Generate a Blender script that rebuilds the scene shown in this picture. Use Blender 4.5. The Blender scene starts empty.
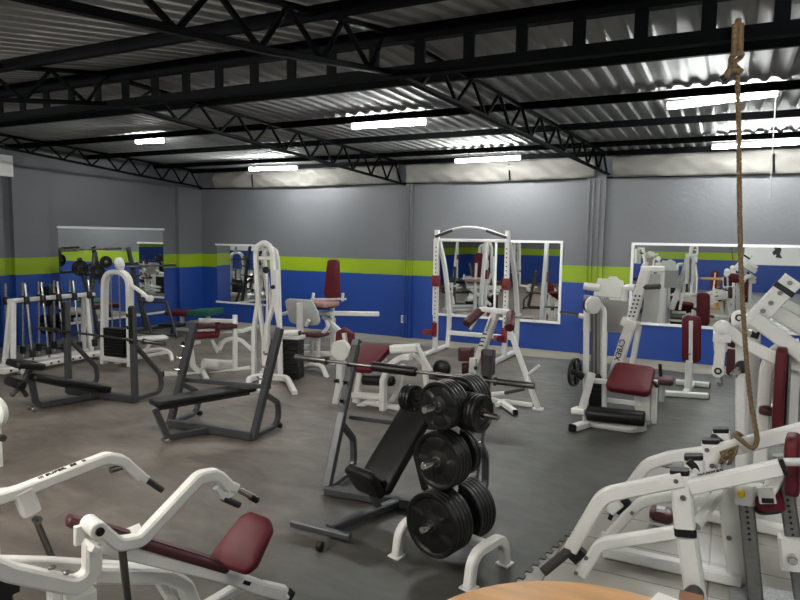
import bpy, bmesh, math, random
from mathutils import Vector, Matrix
random.seed(7)
C = bpy.context.scene.collection
PI = math.pi

# ------------------------------------------------------------ camera model (photo 800x600)
F_, YAW, PITCH, ROLL, HC = 650.0, .4661, .0963, .0142, 2.1
R_ = Vector((math.cos(YAW), math.sin(YAW), 0))
FW = Vector((-math.sin(YAW)*math.cos(PITCH), math.cos(YAW)*math.cos(PITCH), -math.sin(PITCH)))
U_ = R_.cross(FW)
CAM = Vector((0, 0, HC))
X1, Y1, Z1 = Vector((1, 0, 0)), Vector((0, 1, 0)), Vector((0, 0, 1))


def ray(x, y):
    a, b = (x-400)/F_, (y-300)/F_
    c, s = math.cos(ROLL), math.sin(ROLL)
    return R_*(c*a+s*b) - U_*(-s*a+c*b) + FW


def G(x, y, z=0.0):            # the point seen there on a level at height z
    d = ray(x, y)
    return CAM + d*((z-HC)/d.z)


def W(x, y, Y):                # ... on a vertical plane parallel to the back wall
    d = ray(x, y)
    return CAM + d*(Y/d.y)


def WX(x, y, X):               # ... on a vertical plane parallel to the left wall
    d = ray(x, y)
    return CAM + d*(X/d.x)


def V(x, y, A, B):             # ... on the vertical plane through A and B
    n = Vector((B[1]-A[1], A[0]-B[0], 0))
    d = ray(x, y)
    return CAM + d*(n.dot(Vector((A[0], A[1], 0)))/n.dot(d))


def PLN(x, y, P0, n):         # ... on the plane through P0 with normal n
    n = Vector(n)
    d = ray(x, y)
    return CAM + d*(n.dot(Vector(P0)-CAM)/n.dot(d))


def hor(v):
    return Vector((v[0], v[1], 0)).normalized()


def side(v):
    h = hor(v)
    return Vector((-h.y, h.x, 0))


def vec(*a):
    return Vector(a)


# ------------------------------------------------------------ materials
def mat(name, col, rough=.5, metal=0.0, noise=0.0, scale=20, bump=0.0, coat=0.0, stretch=None, spec=.5, rvar=0.0):
    m = bpy.data.materials.new(name)
    m.use_nodes = True
    nt = m.node_tree
    b = nt.nodes['Principled BSDF']
    b.inputs['Base Color'].default_value = (*col, 1)
    b.inputs['Roughness'].default_value = rough
    b.inputs['Metallic'].default_value = metal
    b.inputs['Specular IOR Level'].default_value = spec
    b.inputs['Coat Weight'].default_value = coat
    if noise or bump or rvar:
        g = nt.nodes.new('ShaderNodeNewGeometry')
        mp = nt.nodes.new('ShaderNodeMapping')
        nt.links.new(g.outputs['Position'], mp.inputs['Vector'])
        if stretch:
            mp.inputs['Scale'].default_value = stretch
        n = nt.nodes.new('ShaderNodeTexNoise')
        n.inputs['Scale'].default_value = scale
        n.inputs['Detail'].default_value = 5
        nt.links.new(mp.outputs[0], n.inputs['Vector'])
        if noise:
            r = nt.nodes.new('ShaderNodeValToRGB')
            r.color_ramp.elements[0].position = .3
            r.color_ramp.elements[1].position = .7
            r.color_ramp.elements[0].color = (*[c*(1-noise) for c in col], 1)
            r.color_ramp.elements[1].color = (*[min(1, c*(1+noise)) for c in col], 1)
            nt.links.new(n.outputs['Fac'], r.inputs['Fac'])
            nt.links.new(r.outputs['Color'], b.inputs['Base Color'])
        if rvar:
            mr = nt.nodes.new('ShaderNodeMapRange')
            mr.inputs['From Min'].default_value = .3
            mr.inputs['From Max'].default_value = .7
            mr.inputs['To Min'].default_value = rough-rvar
            mr.inputs['To Max'].default_value = rough+rvar
            nt.links.new(n.outputs['Fac'], mr.inputs['Value'])
            nt.links.new(mr.outputs[0], b.inputs['Roughness'])
        if bump:
            bp = nt.nodes.new('ShaderNodeBump')
            bp.inputs['Strength'].default_value = bump
            bp.inputs['Distance'].default_value = .01
            nt.links.new(n.outputs['Fac'], bp.inputs['Height'])
            nt.links.new(bp.outputs[0], b.inputs['Normal'])
    return m


def emis(name, col, s):
    m = bpy.data.materials.new(name)
    m.use_nodes = True
    b = m.node_tree.nodes['Principled BSDF']
    b.inputs['Base Color'].default_value = (*col, 1)
    b.inputs['Emission Color'].default_value = (*col, 1)
    b.inputs['Emission Strength'].default_value = s
    return m


M = dict(
    white=mat('white_powder_coat', (.74, .735, .70), .38, noise=.04, scale=9),
    white2=mat('aged_white_paint', (.66, .66, .62), .42, noise=.05, scale=9),
    pale=mat('pale_grey_shroud', (.40, .40, .38), .5, noise=.05, scale=5),
    grey=mat('dark_grey_steel', (.062, .065, .07), .38, metal=.35, noise=.1, scale=12),
    black=mat('black_plastic', (.007, .007, .007), .45, spec=.35),
    iron=mat('black_rubber_iron', (.0045, .0047, .005), .42, noise=.3, scale=30, spec=.35),
    vinyl=mat('black_vinyl', (.006, .006, .0065), .40, bump=.15, scale=60, spec=.35),
    maroon=mat('maroon_vinyl', (.10, .008, .015), .48, spec=.3, noise=.12, scale=9, bump=.1),
    maroond=mat('dark_maroon_vinyl', (.07, .016, .02), .4, noise=.1, scale=14),
    pinkv=mat('faded_maroon_vinyl', (.42, .22, .21), .4, noise=.1, scale=14),
    redst=mat('dark_red_steel', (.20, .015, .02), .4),
    green=mat('dark_green_vinyl', (.012, .10, .07), .5, noise=.4, scale=60),
    chrome=mat('chrome_steel', (.62, .60, .57), .22, metal=1.0),
    bar=mat('worn_bar_steel', (.17, .163, .15), .32, metal=1.0, noise=.1, scale=40),
    gal=mat('galvanised_steel', (.20, .20, .19), .4, metal=.8, noise=.15, scale=30),
    grip=mat('dark_grip_rubber', (.035, .03, .026), .6),
    truss=mat('black_painted_steel', (.0022, .0026, .0032), .6, noise=.3, scale=6, spec=.04),
    yellow=mat('yellow_knob', (.75, .55, .01), .4),
    wood=mat('varnished_orange_wood', (.60, .31, .11), .35, noise=.16, scale=3, stretch=(1, 7, 7)),
    card=mat('brown_cardboard', (.22, .10, .045), .8),
    paper=mat('white_paper', (.72, .70, .64), .8),
    rope=mat('hemp_rope', (.17, .115, .06), .9, noise=.35, scale=60, bump=.5),
    cord=mat('white_cord', (.8, .8, .78), .6),
    canvas=mat('cream_canvas', (.20, .193, .175), .85, noise=.12, scale=2, bump=.6),
    trim=mat('white_mirror_trim', (.78, .78, .77), .45),
    conduit=mat('grey_painted_conduit', (.26, .27, .28), .5),
    socket=mat('white_socket_plastic', (.75, .77, .8), .4),
    placard=mat('grey_placard', (.34, .33, .31), .45, noise=.04, scale=4),
    tread=mat('diamond_tread_plate', (.42, .43, .43), .4, metal=.5, noise=.25, scale=90, bump=.6),
    tube=emis('fluorescent_tube', (.985, 1.0, .985), 46.0),
    warmfill=emis('added_warm_fill_tube', (1.0, .90, .78), 46.0),  # for the added out-of-view fill tubes
    lampw=mat('white_batten', (.8, .8, .8), .4),
)


def roof_mat():
    m = mat('zinc_corrugated_sheet', (.25, .255, .25), .62, metal=.1, spec=.35, noise=.22, scale=2.2, stretch=(2.5, .5, 1), rvar=.08)
    return m


M['roof'] = roof_mat()


def mirror_mat():
    m = bpy.data.materials.new('mirror_glass')
    m.use_nodes = True
    b = m.node_tree.nodes['Principled BSDF']
    b.inputs['Base Color'].default_value = (.86, .88, .87, 1)
    b.inputs['Metallic'].default_value = 1
    b.inputs['Roughness'].default_value = .01
    return m


M['mirror'] = mirror_mat()


def wall_mat():
    m = bpy.data.materials.new('painted_wall_bands')
    m.use_nodes = True
    nt = m.node_tree
    b = nt.nodes['Principled BSDF']
    g = nt.nodes.new('ShaderNodeNewGeometry')
    sp = nt.nodes.new('ShaderNodeSeparateXYZ')
    nt.links.new(g.outputs['Position'], sp.inputs[0])
    nz = nt.nodes.new('ShaderNodeTexNoise')
    nz.inputs['Scale'].default_value = 1.3
    nz.inputs['Detail'].default_value = 6
    nt.links.new(g.outputs['Position'], nz.inputs['Vector'])

    def gt(v):
        n = nt.nodes.new('ShaderNodeMath')
        n.operation = 'GREATER_THAN'
        n.inputs[1].default_value = v
        nt.links.new(sp.outputs['Z'], n.inputs[0])
        return n.outputs[0]

    def mix(f, a, c):
        n = nt.nodes.new('ShaderNodeMix')
        n.data_type = 'RGBA'
        nt.links.new(f, n.inputs[0]) if not isinstance(f, float) else None
        for i, q in ((6, a), (7, c)):
            if isinstance(q, tuple):
                n.inputs[i].default_value = (*q, 1)
            else:
                nt.links.new(q, n.inputs[i])
        return n.outputs[2]
    low = mix(gt(1.31), (.008, .050, .275), (.255, .38, .004))
    allc = mix(gt(1.624), low, (.130, .137, .147))
    mul = nt.nodes.new('ShaderNodeMix')
    mul.data_type = 'RGBA'
    mul.blend_type = 'MULTIPLY'
    mul.inputs[0].default_value = .35
    nt.links.new(allc, mul.inputs[6])
    r = nt.nodes.new('ShaderNodeValToRGB')
    r.color_ramp.elements[0].color = (.75, .75, .75, 1)
    r.color_ramp.elements[1].color = (1.2, 1.2, 1.2, 1)
    nt.links.new(nz.outputs['Fac'], r.inputs['Fac'])
    nt.links.new(r.outputs['Color'], mul.inputs[7])
    nt.links.new(mul.outputs[2], b.inputs['Base Color'])
    b.inputs['Roughness'].default_value = .5
    n2 = nt.nodes.new('ShaderNodeTexNoise')
    n2.inputs['Scale'].default_value = 14
    nt.links.new(g.outputs['Position'], n2.inputs['Vector'])
    bp = nt.nodes.new('ShaderNodeBump')
    bp.inputs['Strength'].default_value = .25
    bp.inputs['Distance'].default_value = .01
    nt.links.new(n2.outputs['Fac'], bp.inputs['Height'])
    nt.links.new(bp.outputs[0], b.inputs['Normal'])
    return m


M['wall'] = wall_mat()


def mat_floor():
    m = bpy.data.materials.new('rubber_floor_mat')
    m.use_nodes = True
    nt = m.node_tree
    b = nt.nodes['Principled BSDF']
    g = nt.nodes.new('ShaderNodeNewGeometry')
    mp = nt.nodes.new('ShaderNodeMapping')
    mp.inputs['Rotation'].default_value = (0, 0, .5)
    mp.inputs['Scale'].default_value = (1, 1.7, 1)
    nt.links.new(g.outputs['Position'], mp.inputs['Vector'])
    n = nt.nodes.new('ShaderNodeTexNoise')
    n.inputs['Scale'].default_value = 1.1
    n.inputs['Detail'].default_value = 8
    n.inputs['Roughness'].default_value = .65
    n.inputs['Distortion'].default_value = .8
    nt.links.new(mp.outputs[0], n.inputs['Vector'])
    r = nt.nodes.new('ShaderNodeValToRGB')
    r.color_ramp.elements[0].position = .3
    r.color_ramp.elements[0].color = (.088, .072, .060, 1)
    r.color_ramp.elements[1].position = .72
    r.color_ramp.elements[1].color = (.255, .218, .184, 1)
    e = r.color_ramp.elements.new(.5)
    e.color = (.150, .127, .107, 1)
    nt.links.new(n.outputs['Fac'], r.inputs['Fac'])
    # greener mats to the right; the paler left has light sheen painted in
    sp = nt.nodes.new('ShaderNodeSeparateXYZ')
    nt.links.new(g.outputs['Position'], sp.inputs[0])
    mr = nt.nodes.new('ShaderNodeMapRange')
    mr.inputs['From Min'].default_value = -4.6
    mr.inputs['From Max'].default_value = -1.9
    nt.links.new(sp.outputs['X'], mr.inputs['Value'])
    mx = nt.nodes.new('ShaderNodeMix')
    mx.data_type = 'RGBA'
    mx.blend_type = 'MULTIPLY'
    nt.links.new(mr.outputs[0], mx.inputs[0])
    nt.links.new(r.outputs['Color'], mx.inputs[6])
    mx.inputs[7].default_value = (.36, .42, .41, 1)
    nt.links.new(mx.outputs[2], b.inputs['Base Color'])
    n2 = nt.nodes.new('ShaderNodeTexNoise')
    n2.inputs['Scale'].default_value = 5
    n2.inputs['Detail'].default_value = 6
    nt.links.new(mp.outputs[0], n2.inputs['Vector'])
    m2 = nt.nodes.new('ShaderNodeMapRange')
    m2.inputs['To Min'].default_value = .34
    m2.inputs['To Max'].default_value = .66
    nt.links.new(n2.outputs['Fac'], m2.inputs['Value'])
    nt.links.new(m2.outputs[0], b.inputs['Roughness'])
    n3 = nt.nodes.new('ShaderNodeTexNoise')
    n3.inputs['Scale'].default_value = 60
    nt.links.new(g.outputs['Position'], n3.inputs['Vector'])
    bp = nt.nodes.new('ShaderNodeBump')
    bp.inputs['Strength'].default_value = .12
    bp.inputs['Distance'].default_value = .01
    nt.links.new(n3.outputs['Fac'], bp.inputs['Height'])
    nt.links.new(bp.outputs[0], b.inputs['Normal'])
    return m


M['mat'] = mat_floor()


def mat_tile():
    m = bpy.data.materials.new('pale_floor_tiles')
    m.use_nodes = True
    nt = m.node_tree
    b = nt.nodes['Principled BSDF']
    g = nt.nodes.new('ShaderNodeNewGeometry')
    br = nt.nodes.new('ShaderNodeTexBrick')
    br.offset = 0
    br.inputs['Scale'].default_value = 1
    br.inputs['Brick Width'].default_value = .92
    br.inputs['Row Height'].default_value = .46
    br.inputs['Mortar Size'].default_value = .006
    br.inputs['Color1'].default_value = (.38, .36, .31, 1)
    br.inputs['Color2'].default_value = (.345, .33, .285, 1)
    br.inputs['Mortar'].default_value = (.12, .11, .10, 1)
    nt.links.new(g.outputs['Position'], br.inputs['Vector'])
    nt.links.new(br.outputs['Color'], b.inputs['Base Color'])
    b.inputs['Roughness'].default_value = .3
    return m


M['tile'] = mat_tile()
M['concrete'] = mat('beige_concrete', (.30, .275, .215), .7, noise=.15, scale=3, bump=.2)

# ------------------------------------------------------------ objects
OFF = {}


def thing(name, label, cat, loc, group=None):
    o = bpy.data.objects.new(name, None)
    o.empty_display_size = .2
    C.objects.link(o)
    o.location = loc
    o['label'] = label
    o['category'] = cat
    if group:
        o['group'] = group
    OFF[o.name] = Vector(loc)
    return o


class P:
    """collects shapes given in world space and links them as one mesh object"""

    def __init__(s, name, m, parent=None, label=None, loc=None):
        s.name, s.m, s.parent, s.label = name, m, parent, label
        s.bm = bmesh.new()
        s.loc = loc

    def sweep(s, pts, sec, n=None, caps=True, smooth=False):
        """sec: list of (a,b): a along plane normal, b in plane"""
        pts = [Vector(p) for p in pts]
        q = [pts[0]]
        for p in pts[1:]:
            if (p-q[-1]).length > 1e-5:
                q.append(p)
        pts = q
        if len(pts) < 2:
            return s
        if n is None:
            acc = Vector((0, 0, 0))
            for i in range(1, len(pts)-1):
                acc += (pts[i]-pts[i-1]).cross(pts[i+1]-pts[i])
            if acc.length > 1e-6:
                n = acc.normalized()
            else:
                d = (pts[-1]-pts[0]).normalized()
                n = Vector((-d.y, d.x, 0)).normalized() if abs(d.z) < .985 else Vector((1, 0, 0))
        n = Vector(n).normalized()
        rings = []
        k = len(pts)
        for i, p in enumerate(pts):
            a = (pts[i]-pts[i-1]).normalized() if i > 0 else (pts[1]-pts[0]).normalized()
            b = (pts[i+1]-pts[i]).normalized() if i < k-1 else a
            t = (a+b)
            t = t.normalized() if t.length > 1e-6 else a
            nn = (n - t*n.dot(t))
            nn = nn.normalized() if nn.length > 1e-6 else t.orthogonal().normalized()
            bb = nn.cross(t)
            c = max(.35, math.sqrt(max(0, (1+a.dot(b))/2)))
            rings.append([s.bm.verts.new(p + nn*x + bb*(y/c)) for x, y in sec])
        m_ = len(sec)
        for i in range(k-1):
            for j in range(m_):
                f = s.bm.faces.new((rings[i][j], rings[i][(j+1) % m_], rings[i+1][(j+1) % m_], rings[i+1][j]))
                f.smooth = smooth
        if caps:
            s.bm.faces.new(list(reversed(rings[0])))
            s.bm.faces.new(rings[-1])
        return s

    def bar(s, pts, w=.06, h=None, r=0, n=None):
        """rectangular tube; w across the plane of the path, h in it; corners rounded by r"""
        h = h or w
        if r:
            pts = fillet(pts, r)
        c = min(w, h)*.16
        a, b = w/2, h/2
        sec = [(-a+c, -b), (a-c, -b), (a, -b+c), (a, b-c), (a-c, b), (-a+c, b), (-a, b-c), (-a, -b+c)]
        return s.sweep(pts, sec, n)

    def rod(s, pts, r=.015, fr=0, seg=12, r2=None, n=None):
        if fr:
            pts = fillet(pts, fr)
        b = r2 or r
        sec = [(r*math.cos(2*PI*i/seg), b*math.sin(2*PI*i/seg)) for i in range(seg)]
        return s.sweep(pts, sec, n, smooth=True)

    def roll(s, a, b, r, e=None, seg=20):
        """padded cylinder with rounded ends"""
        a, b = Vector(a), Vector(b)
        d = (b-a).normalized()
        L = (b-a).length
        e = e or min(r*.5, L*.3)
        prof = [(0, .0), (0, r-e)] + [(e-e*math.cos(t*PI/8), r-e+e*math.sin(t*PI/8)) for t in range(1, 5)]
        prof = prof + [(L-x, y) for x, y in reversed(prof)]
        return s.lathe(a, d, prof, seg)

    def lathe(s, o, d, prof, seg=24):
        d = Vector(d).normalized()
        u = d.orthogonal().normalized()
        v = d.cross(u)
        rings = []
        for x, r in prof:
            if r < 1e-6:
                rings.append([s.bm.verts.new(o+d*x)])
            else:
                rings.append([s.bm.verts.new(o+d*x+(u*math.cos(2*PI*i/seg)+v*math.sin(2*PI*i/seg))*r) for i in range(seg)])
        for A, B in zip(rings, rings[1:]):
            for i in range(seg):
                j = (i+1) % seg
                if len(A) == 1 and len(B) == 1:
                    continue
                if len(A) == 1:
                    f = s.bm.faces.new((A[0], B[j], B[i]))
                elif len(B) == 1:
                    f = s.bm.faces.new((A[i], A[j], B[0]))
                else:
                    f = s.bm.faces.new((A[i], A[j], B[j], B[i]))
                f.smooth = True
        return s

    def box(s, c, ux, uy, uz):
        """c centre, half-extent vectors, tiny bevel"""
        c, ux, uy, uz = map(Vector, (c, ux, uy, uz))
        w, h = uy.length*2, uz.length*2
        return s.sweep([c-ux, c+ux], [(x*w/2, y*h/2) for x, y in ((-1, -1), (1, -1), (1, 1), (-1, 1))], n=uy)

    def abox(s, x0, x1, y0, y1, z0, z1):
        c = vec((x0+x1)/2, (y0+y1)/2, (z0+z1)/2)
        return s.box(c, vec((x1-x0)/2, 0, 0), vec(0, (y1-y0)/2, 0), vec(0, 0, (z1-z0)/2))

    def poly(s, outline, nrm, th, e=0.0, crown=0.0):
        """solid slab from a planar outline (centre plane), edges rounded by e"""
        nrm = Vector(nrm).normalized()
        pts = [Vector(p) for p in outline]
        area = Vector((0, 0, 0))
        for i in range(len(pts)):
            area += pts[i].cross(pts[(i+1) % len(pts)])
        if area.dot(nrm) < 0:
            pts.reverse()
        k = len(pts)
        inn = []
        for i in range(k):
            a = (pts[i]-pts[i-1])
            b = (pts[(i+1) % k]-pts[i])
            na = nrm.cross(a.normalized())
            nb = nrm.cross(b.normalized())
            q = (na+nb)
            inn.append(q.normalized() if q.length > 1e-6 else na)
        lay = []
        if e > 0:
            for t in range(4):
                a = t*PI/6
                lay.append((-th/2+e-e*math.cos(a-0) if 0 else -th/2+e*(1-math.sin(a)), e*(1-math.cos(a))))
            lay = [(-th/2 + e*(1-math.sin(a)), e*(1-math.cos(a))) for a in (PI/2, PI/3, PI/6, 0)]
            lay += [(th/2 - e*(1-math.sin(a)), e*(1-math.cos(a))) for a in (0, PI/6, PI/3, PI/2)]
        else:
            lay = [(-th/2, 0), (th/2, 0)]
        rings = [[s.bm.verts.new(p+nrm*z+inn[i]*o) for i, p in enumerate(pts)] for z, o in lay]
        for A, B in zip(rings, rings[1:]):
            for i in range(k):
                f = s.bm.faces.new((A[i], A[(i+1) % k], B[(i+1) % k], B[i]))
                f.smooth = e > 0
        s.bm.faces.new(list(reversed(rings[0])))
        if crown:
            c = sum((p for p in pts), Vector())/k
            mid = [s.bm.verts.new(c+(p-c)*.6+nrm*(th/2+crown)) for p in pts]
            for i in range(k):
                f = s.bm.faces.new((rings[-1][i], rings[-1][(i+1) % k], mid[(i+1) % k], mid[i]))
                f.smooth = True
            f = s.bm.faces.new(mid)
            f.smooth = True
        else:
            s.bm.faces.new(rings[-1])
        return s

    def pad(s, c, u, v, th=.06, r=.05, taper=1.0, crown=.006, e=None):
        """cushion: centre c, half-length u, half-width v (vectors); taper scales width at +u"""
        c, u, v = Vector(c), Vector(u), Vector(v)
        cs = [c-u-v, c+u-v*taper, c+u+v*taper, c-u+v]
        out = fillet(cs, r, closed=True)
        return s.poly(out, u.cross(v), th, e or min(th*.38, .022), crown)

    def quadpad(s, cs, th=.06, r=.05, crown=.006):
        cs = [Vector(c) for c in cs]
        nrm = (cs[1]-cs[0]).cross(cs[2]-cs[1]).normalized()
        c0 = cs[0]
        cs = [p - nrm*(p-c0).dot(nrm) for p in cs]
        return s.poly(fillet(cs, r, closed=True), nrm, th, min(th*.38, .022), crown)

    def line(s, a, b, w, th=.06, r=.04, taper=1.0):
        """pad along centre line a-b, horizontal width w"""
        a, b = Vector(a), Vector(b)
        d = b-a
        sd = side(d)
        return s.pad((a+b)/2, d/2, sd*w/2, th, r, taper)

    def done(s):
        bmesh.ops.recalc_face_normals(s.bm, faces=s.bm.faces)
        off = Vector((0, 0, 0))
        if s.parent is not None:
            off = OFF[s.parent.name]
        elif s.loc is not None:
            off = Vector(s.loc)
        bmesh.ops.translate(s.bm, verts=s.bm.verts, vec=-off)
        me = bpy.data.meshes.new(s.name)
        s.bm.to_mesh(me)
        s.bm.free()
        me.materials.append(M[s.m] if isinstance(s.m, str) else s.m)
        o = bpy.data.objects.new(s.name, me)
        C.objects.link(o)
        if s.parent is not None:
            o.parent = s.parent
        else:
            o.location = off
        OFF[o.name] = off
        if s.label:
            o['label'] = s.label
        return o


def fillet(pts, r, closed=False, seg=5):
    pts = [Vector(p) for p in pts]
    k = len(pts)
    out = []
    for i in range(k):
        if not closed and i in (0, k-1):
            out.append(pts[i])
            continue
        p = pts[i]
        a = pts[i-1]-p
        b = pts[(i+1) % k]-p
        la, lb = a.length, b.length
        if la < 1e-6 or lb < 1e-6:
            continue
        a, b = a/la, b/lb
        ang = a.angle(b, PI)
        if ang > PI-.05:
            out.append(p)
            continue
        t = min(r/math.tan(ang/2), la*.48, lb*.48)
        rr = t*math.tan(ang/2)
        bis = (a+b).normalized()
        c = p+bis*(rr/math.sin(ang/2))
        s0, s1 = p+a*t-c, p+b*t-c
        om = s0.angle(s1, 0)
        for j in range(seg+1):
            f = j/seg
            if om < 1e-4:
                out.append(c+s0.lerp(s1, f))
            else:
                out.append(c+(s0*math.sin((1-f)*om)+s1*math.sin(f*om))/math.sin(om))
    return out


def curve3(pts, n=8):
    """Catmull-Rom through points"""
    pts = [Vector(p) for p in pts]
    q = [pts[0]*2-pts[1]]+pts+[pts[-1]*2-pts[-2]]
    out = []
    for i in range(1, len(q)-2):
        for j in range(n):
            t = j/n
            a, b, c, d = q[i-1], q[i], q[i+1], q[i+2]
            out.append(.5*((2*b)+(c-a)*t+(2*a-5*b+4*c-d)*t*t+(3*b-a-3*c+d)*t**3))
    out.append(pts[-1])
    return out


def tag(o, label, cat, group=None):
    o['label'] = label
    o['category'] = cat
    if group:
        o['group'] = group
    return o


def struct(name, m, fn):
    p = P(name, m)
    fn(p)
    o = p.done()
    o['kind'] = 'structure'
    return o


def copy_tree(o, parent=None):
    c = o.copy()
    C.objects.link(c)
    c.parent = parent
    OFF[c.name] = OFF.get(o.name, Vector())
    for ch in [x for x in o.children]:
        copy_tree(ch, c)
    return c


def text_part(txt, m, parent, o, ux, uy, size, th=.002, name='lettering'):
    """flat lettering: o = lower-left corner, ux reading direction, uy up direction"""
    cu = bpy.data.curves.new(name, 'FONT')
    cu.body = txt
    cu.size = size
    cu.extrude = th
    cu.offset = size*.018
    tmp = bpy.data.objects.new('tmp_text', cu)
    C.objects.link(tmp)
    dg = bpy.context.evaluated_depsgraph_get()
    me = bpy.data.meshes.new_from_object(tmp.evaluated_get(dg))
    bpy.data.objects.remove(tmp)
    ux, uy = Vector(ux).normalized(), Vector(uy).normalized()
    uz = ux.cross(uy).normalized()
    uy = uz.cross(ux)
    T = Matrix((ux, uy, uz)).transposed().to_4x4()
    T.translation = Vector(o) - OFF[parent.name]
    me.transform(T)
    me.materials.clear()
    me.materials.append(M[m])
    ob = bpy.data.objects.new(name, me)
    C.objects.link(ob)
    ob.parent = parent
    OFF[ob.name] = OFF[parent.name]
    return ob


# ============================================================ ROOM
YB, XL, XR, YF = 12.2, -11.75, 7.5, -7.0
ZR = 3.66


def roofz(y):
    return ZR if y > 4.48 else max(ZR+.02-.17*(4.48-y), 2.95)


# floor: tiles on the right, concrete strip by the back wall, rubber mat
struct('floor', 'tile', lambda p: p.abox(XL, XR, YF, YB, -.12, -.008))
struct('baseboard_back', 'concrete', lambda p: p.abox(XL, XR, 11.0, YB, -.0075, -.002))


def edge_x(y):
    return -1.04 + (y-3.77)*.175


def build_mat(p):
    pts = [vec(XL, YF, 0)]
    # jigsaw edge running away from the camera, then across
    y = YF
    pts.append(vec(edge_x(-1), YF, 0))
    y = 0.0
    sgn = 1
    while y < 6.35:
        x = edge_x(y)
        d = .014*sgn
        w = .052
        pts += [vec(x-d, y, 0), vec(x-d*1.0, y+w*.5, 0)] if 0 else [vec(x-d, y, 0), vec(x-d, y+w, 0)]
        sgn = -sgn
        y += w
    yT = y
    pts.append(vec(XR, yT, 0))
    pts.append(vec(XR, 11.35, 0))
    x = XR-.3
    while x > XL:
        pts.append(vec(x, 11.38+.09*math.sin(x*2.1)+.05*math.sin(x*5.3), 0))
        x -= .25
    pts.append(vec(XL, 11.35, 0))
    vs = [p.bm.verts.new(q+vec(0, 0, -.008)) for q in pts]
    vt = [p.bm.verts.new(q+vec(0, 0, .0)) for q in pts]
    k = len(pts)
    for i in range(k):
        p.bm.faces.new((vs[i], vs[(i+1) % k], vt[(i+1) % k], vt[i]))
    p.bm.faces.new(vt)
    p.bm.faces.new(vs)


mp_ = P('rubber_mat', 'mat')
build_mat(mp_)
tag(mp_.done(), 'brown-black rubber flooring mat with jigsaw edge covering most of the gym floor', 'mat')
struct('wall_back', 'wall', lambda p: p.abox(XL-.2, XR+.2, YB, YB+.2, -.1, 3.7))
struct('wall_left', 'wall', lambda p: p.abox(XL-.2, XL, YF-.2, YB, -.1, 3.7))
struct('wall_right', 'wall', lambda p: p.abox(XR, XR+.2, YF-.2, YB, -.1, 3.7))
struct('wall_front', 'wall', lambda p: p.abox(XL, XR, YF-.2, YF, -.1, 3.7))
for i, (a, b, c, d) in enumerate([(-6.06, -5.84, YB-.07, YB), (-2.36, -2.02, YB-.08, YB), (XL, XL+.1, 11.45, YB), (XL, XL+.1, 7.46, 8.16), (XL, XL+.06, 7.2, 7.3)]):
    struct('trim_%d' % (i+1), 'wall', lambda p: p.abox(a, b, c, d, 0, 3.25))


def build_roof(p):
    prof = []
    x = XL-.1
    pitch = .172
    while x < XR+.1:
        prof += [(x, 0), (x+.05, 0), (x+.075, .024), (x+.145, .024)]
        x += pitch
    ys = [YF-.1, .2, 4.48, YB+.1]
    rows = [[p.bm.verts.new((x, y, roofz(y)+z)) for x, z in prof] for y in ys]
    rows2 = [[p.bm.verts.new((x, y, roofz(y)+z+.004)) for x, z in prof] for y in ys]
    for R, fl in ((rows, 0), (rows2, 1)):
        for A, B in zip(R, R[1:]):
            for i in range(len(prof)-1):
                p.bm.faces.new((A[i], A[i+1], B[i+1], B[i]))
    for i in range(len(prof)-1):
        for k in (0, -1):
            p.bm.faces.new((rows[k][i], rows[k][i+1], rows2[k][i+1], rows2[k][i]))


struct('ceiling', 'roof', build_roof)

# purlins (C-channels) under the sheets
PN = [(11.98, 'purlin along the top of the back wall canvas'), (10.85, 'black purlin nearest the back wall canvas'),
      (9.05, 'black purlin two spans in front of the back wall'), (7.45, 'black purlin over the brightest ceiling lamp row'),
      (5.85, 'black purlin just beyond the big windowed beam'), (3.43, 'black purlin nearer the camera than the windowed beam'),
      (1.9, 'black purlin closest to the camera')]
for y, lab in PN:
    z = roofz(y-.03)-.002
    p = P('purlin', 'truss', loc=(XL, y, z-.1))
    h, w = .085, .045
    for yy in (y,):
        p.abox(XL, XR, y-w/2, y-w/2+.006, z-h, z)
        p.abox(XL, XR, y-w/2+.006, y+w/2, z-.006, z)
        p.abox(XL, XR, y-w/2+.006, y+w/2, z-h, z-h+.006)
    tag(p.done(), lab, 'purlin', 'ceiling purlins')

# windowed (castellated) main beam
bt = thing('roof_beam', 'big black main roof beam with a row of rectangular openings', 'beam', (XL, 4.48, 3.3))
p = P('top_chord', 'truss', bt)
p.abox(XL, XR, 4.44, 4.52, 3.545, 3.655)
p.done()
p = P('bottom_chord', 'truss', bt)
p.abox(XL, XR, 4.44, 4.52, 3.295, 3.37)
p.done()
x = -.955+.385*15
xs = []
while x > XL:
    xs.append(x)
    x -= .385
for x in xs:
    p = P('batten_plate', 'truss', bt)
    p.abox(x-.042, x+.042, 4.455, 4.475, 3.36, 3.55)
    p.done()


def truss(label, bot, top, nodes_b, nodes_t, plane):
    """bot/top polylines as (s, z); plane maps (s,z)->world"""
    t = thing('roof_truss', label, 'truss', plane(bot[0][0], bot[0][1]), 'roof trusses running towards the back wall')

    def interp(pl, s):
        for (a, za), (b, zb) in zip(pl, pl[1:]):
            if a <= s <= b:
                return za+(zb-za)*(s-a)/(b-a)
        return pl[-1][1] if s > pl[-1][0] else pl[0][1]
    for nm, pl in (('bottom_chord', bot), ('top_chord', top)):
        q = P(nm, 'truss', t)
        q.bar([plane(s, z) for s, z in pl], .055, .038)
        q.done()
    up = True
    s = nodes_b
    q = None
    lo = [plane(a, interp(bot, a)) for a in nodes_b]
    hi = [plane(a, interp(top, a)) for a in nodes_t]
    k = 0
    seq = []
    for a in range(max(len(lo), len(hi))):
        if a < len(lo):
            seq.append(lo[a])
        if a < len(hi):
            seq.append(hi[a])
    for a, b in zip(seq, seq[1:]):
        q = P('web_bar', 'truss', t)
        q.bar([a, b], .032, .026)
        q.done()
    return t


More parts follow.
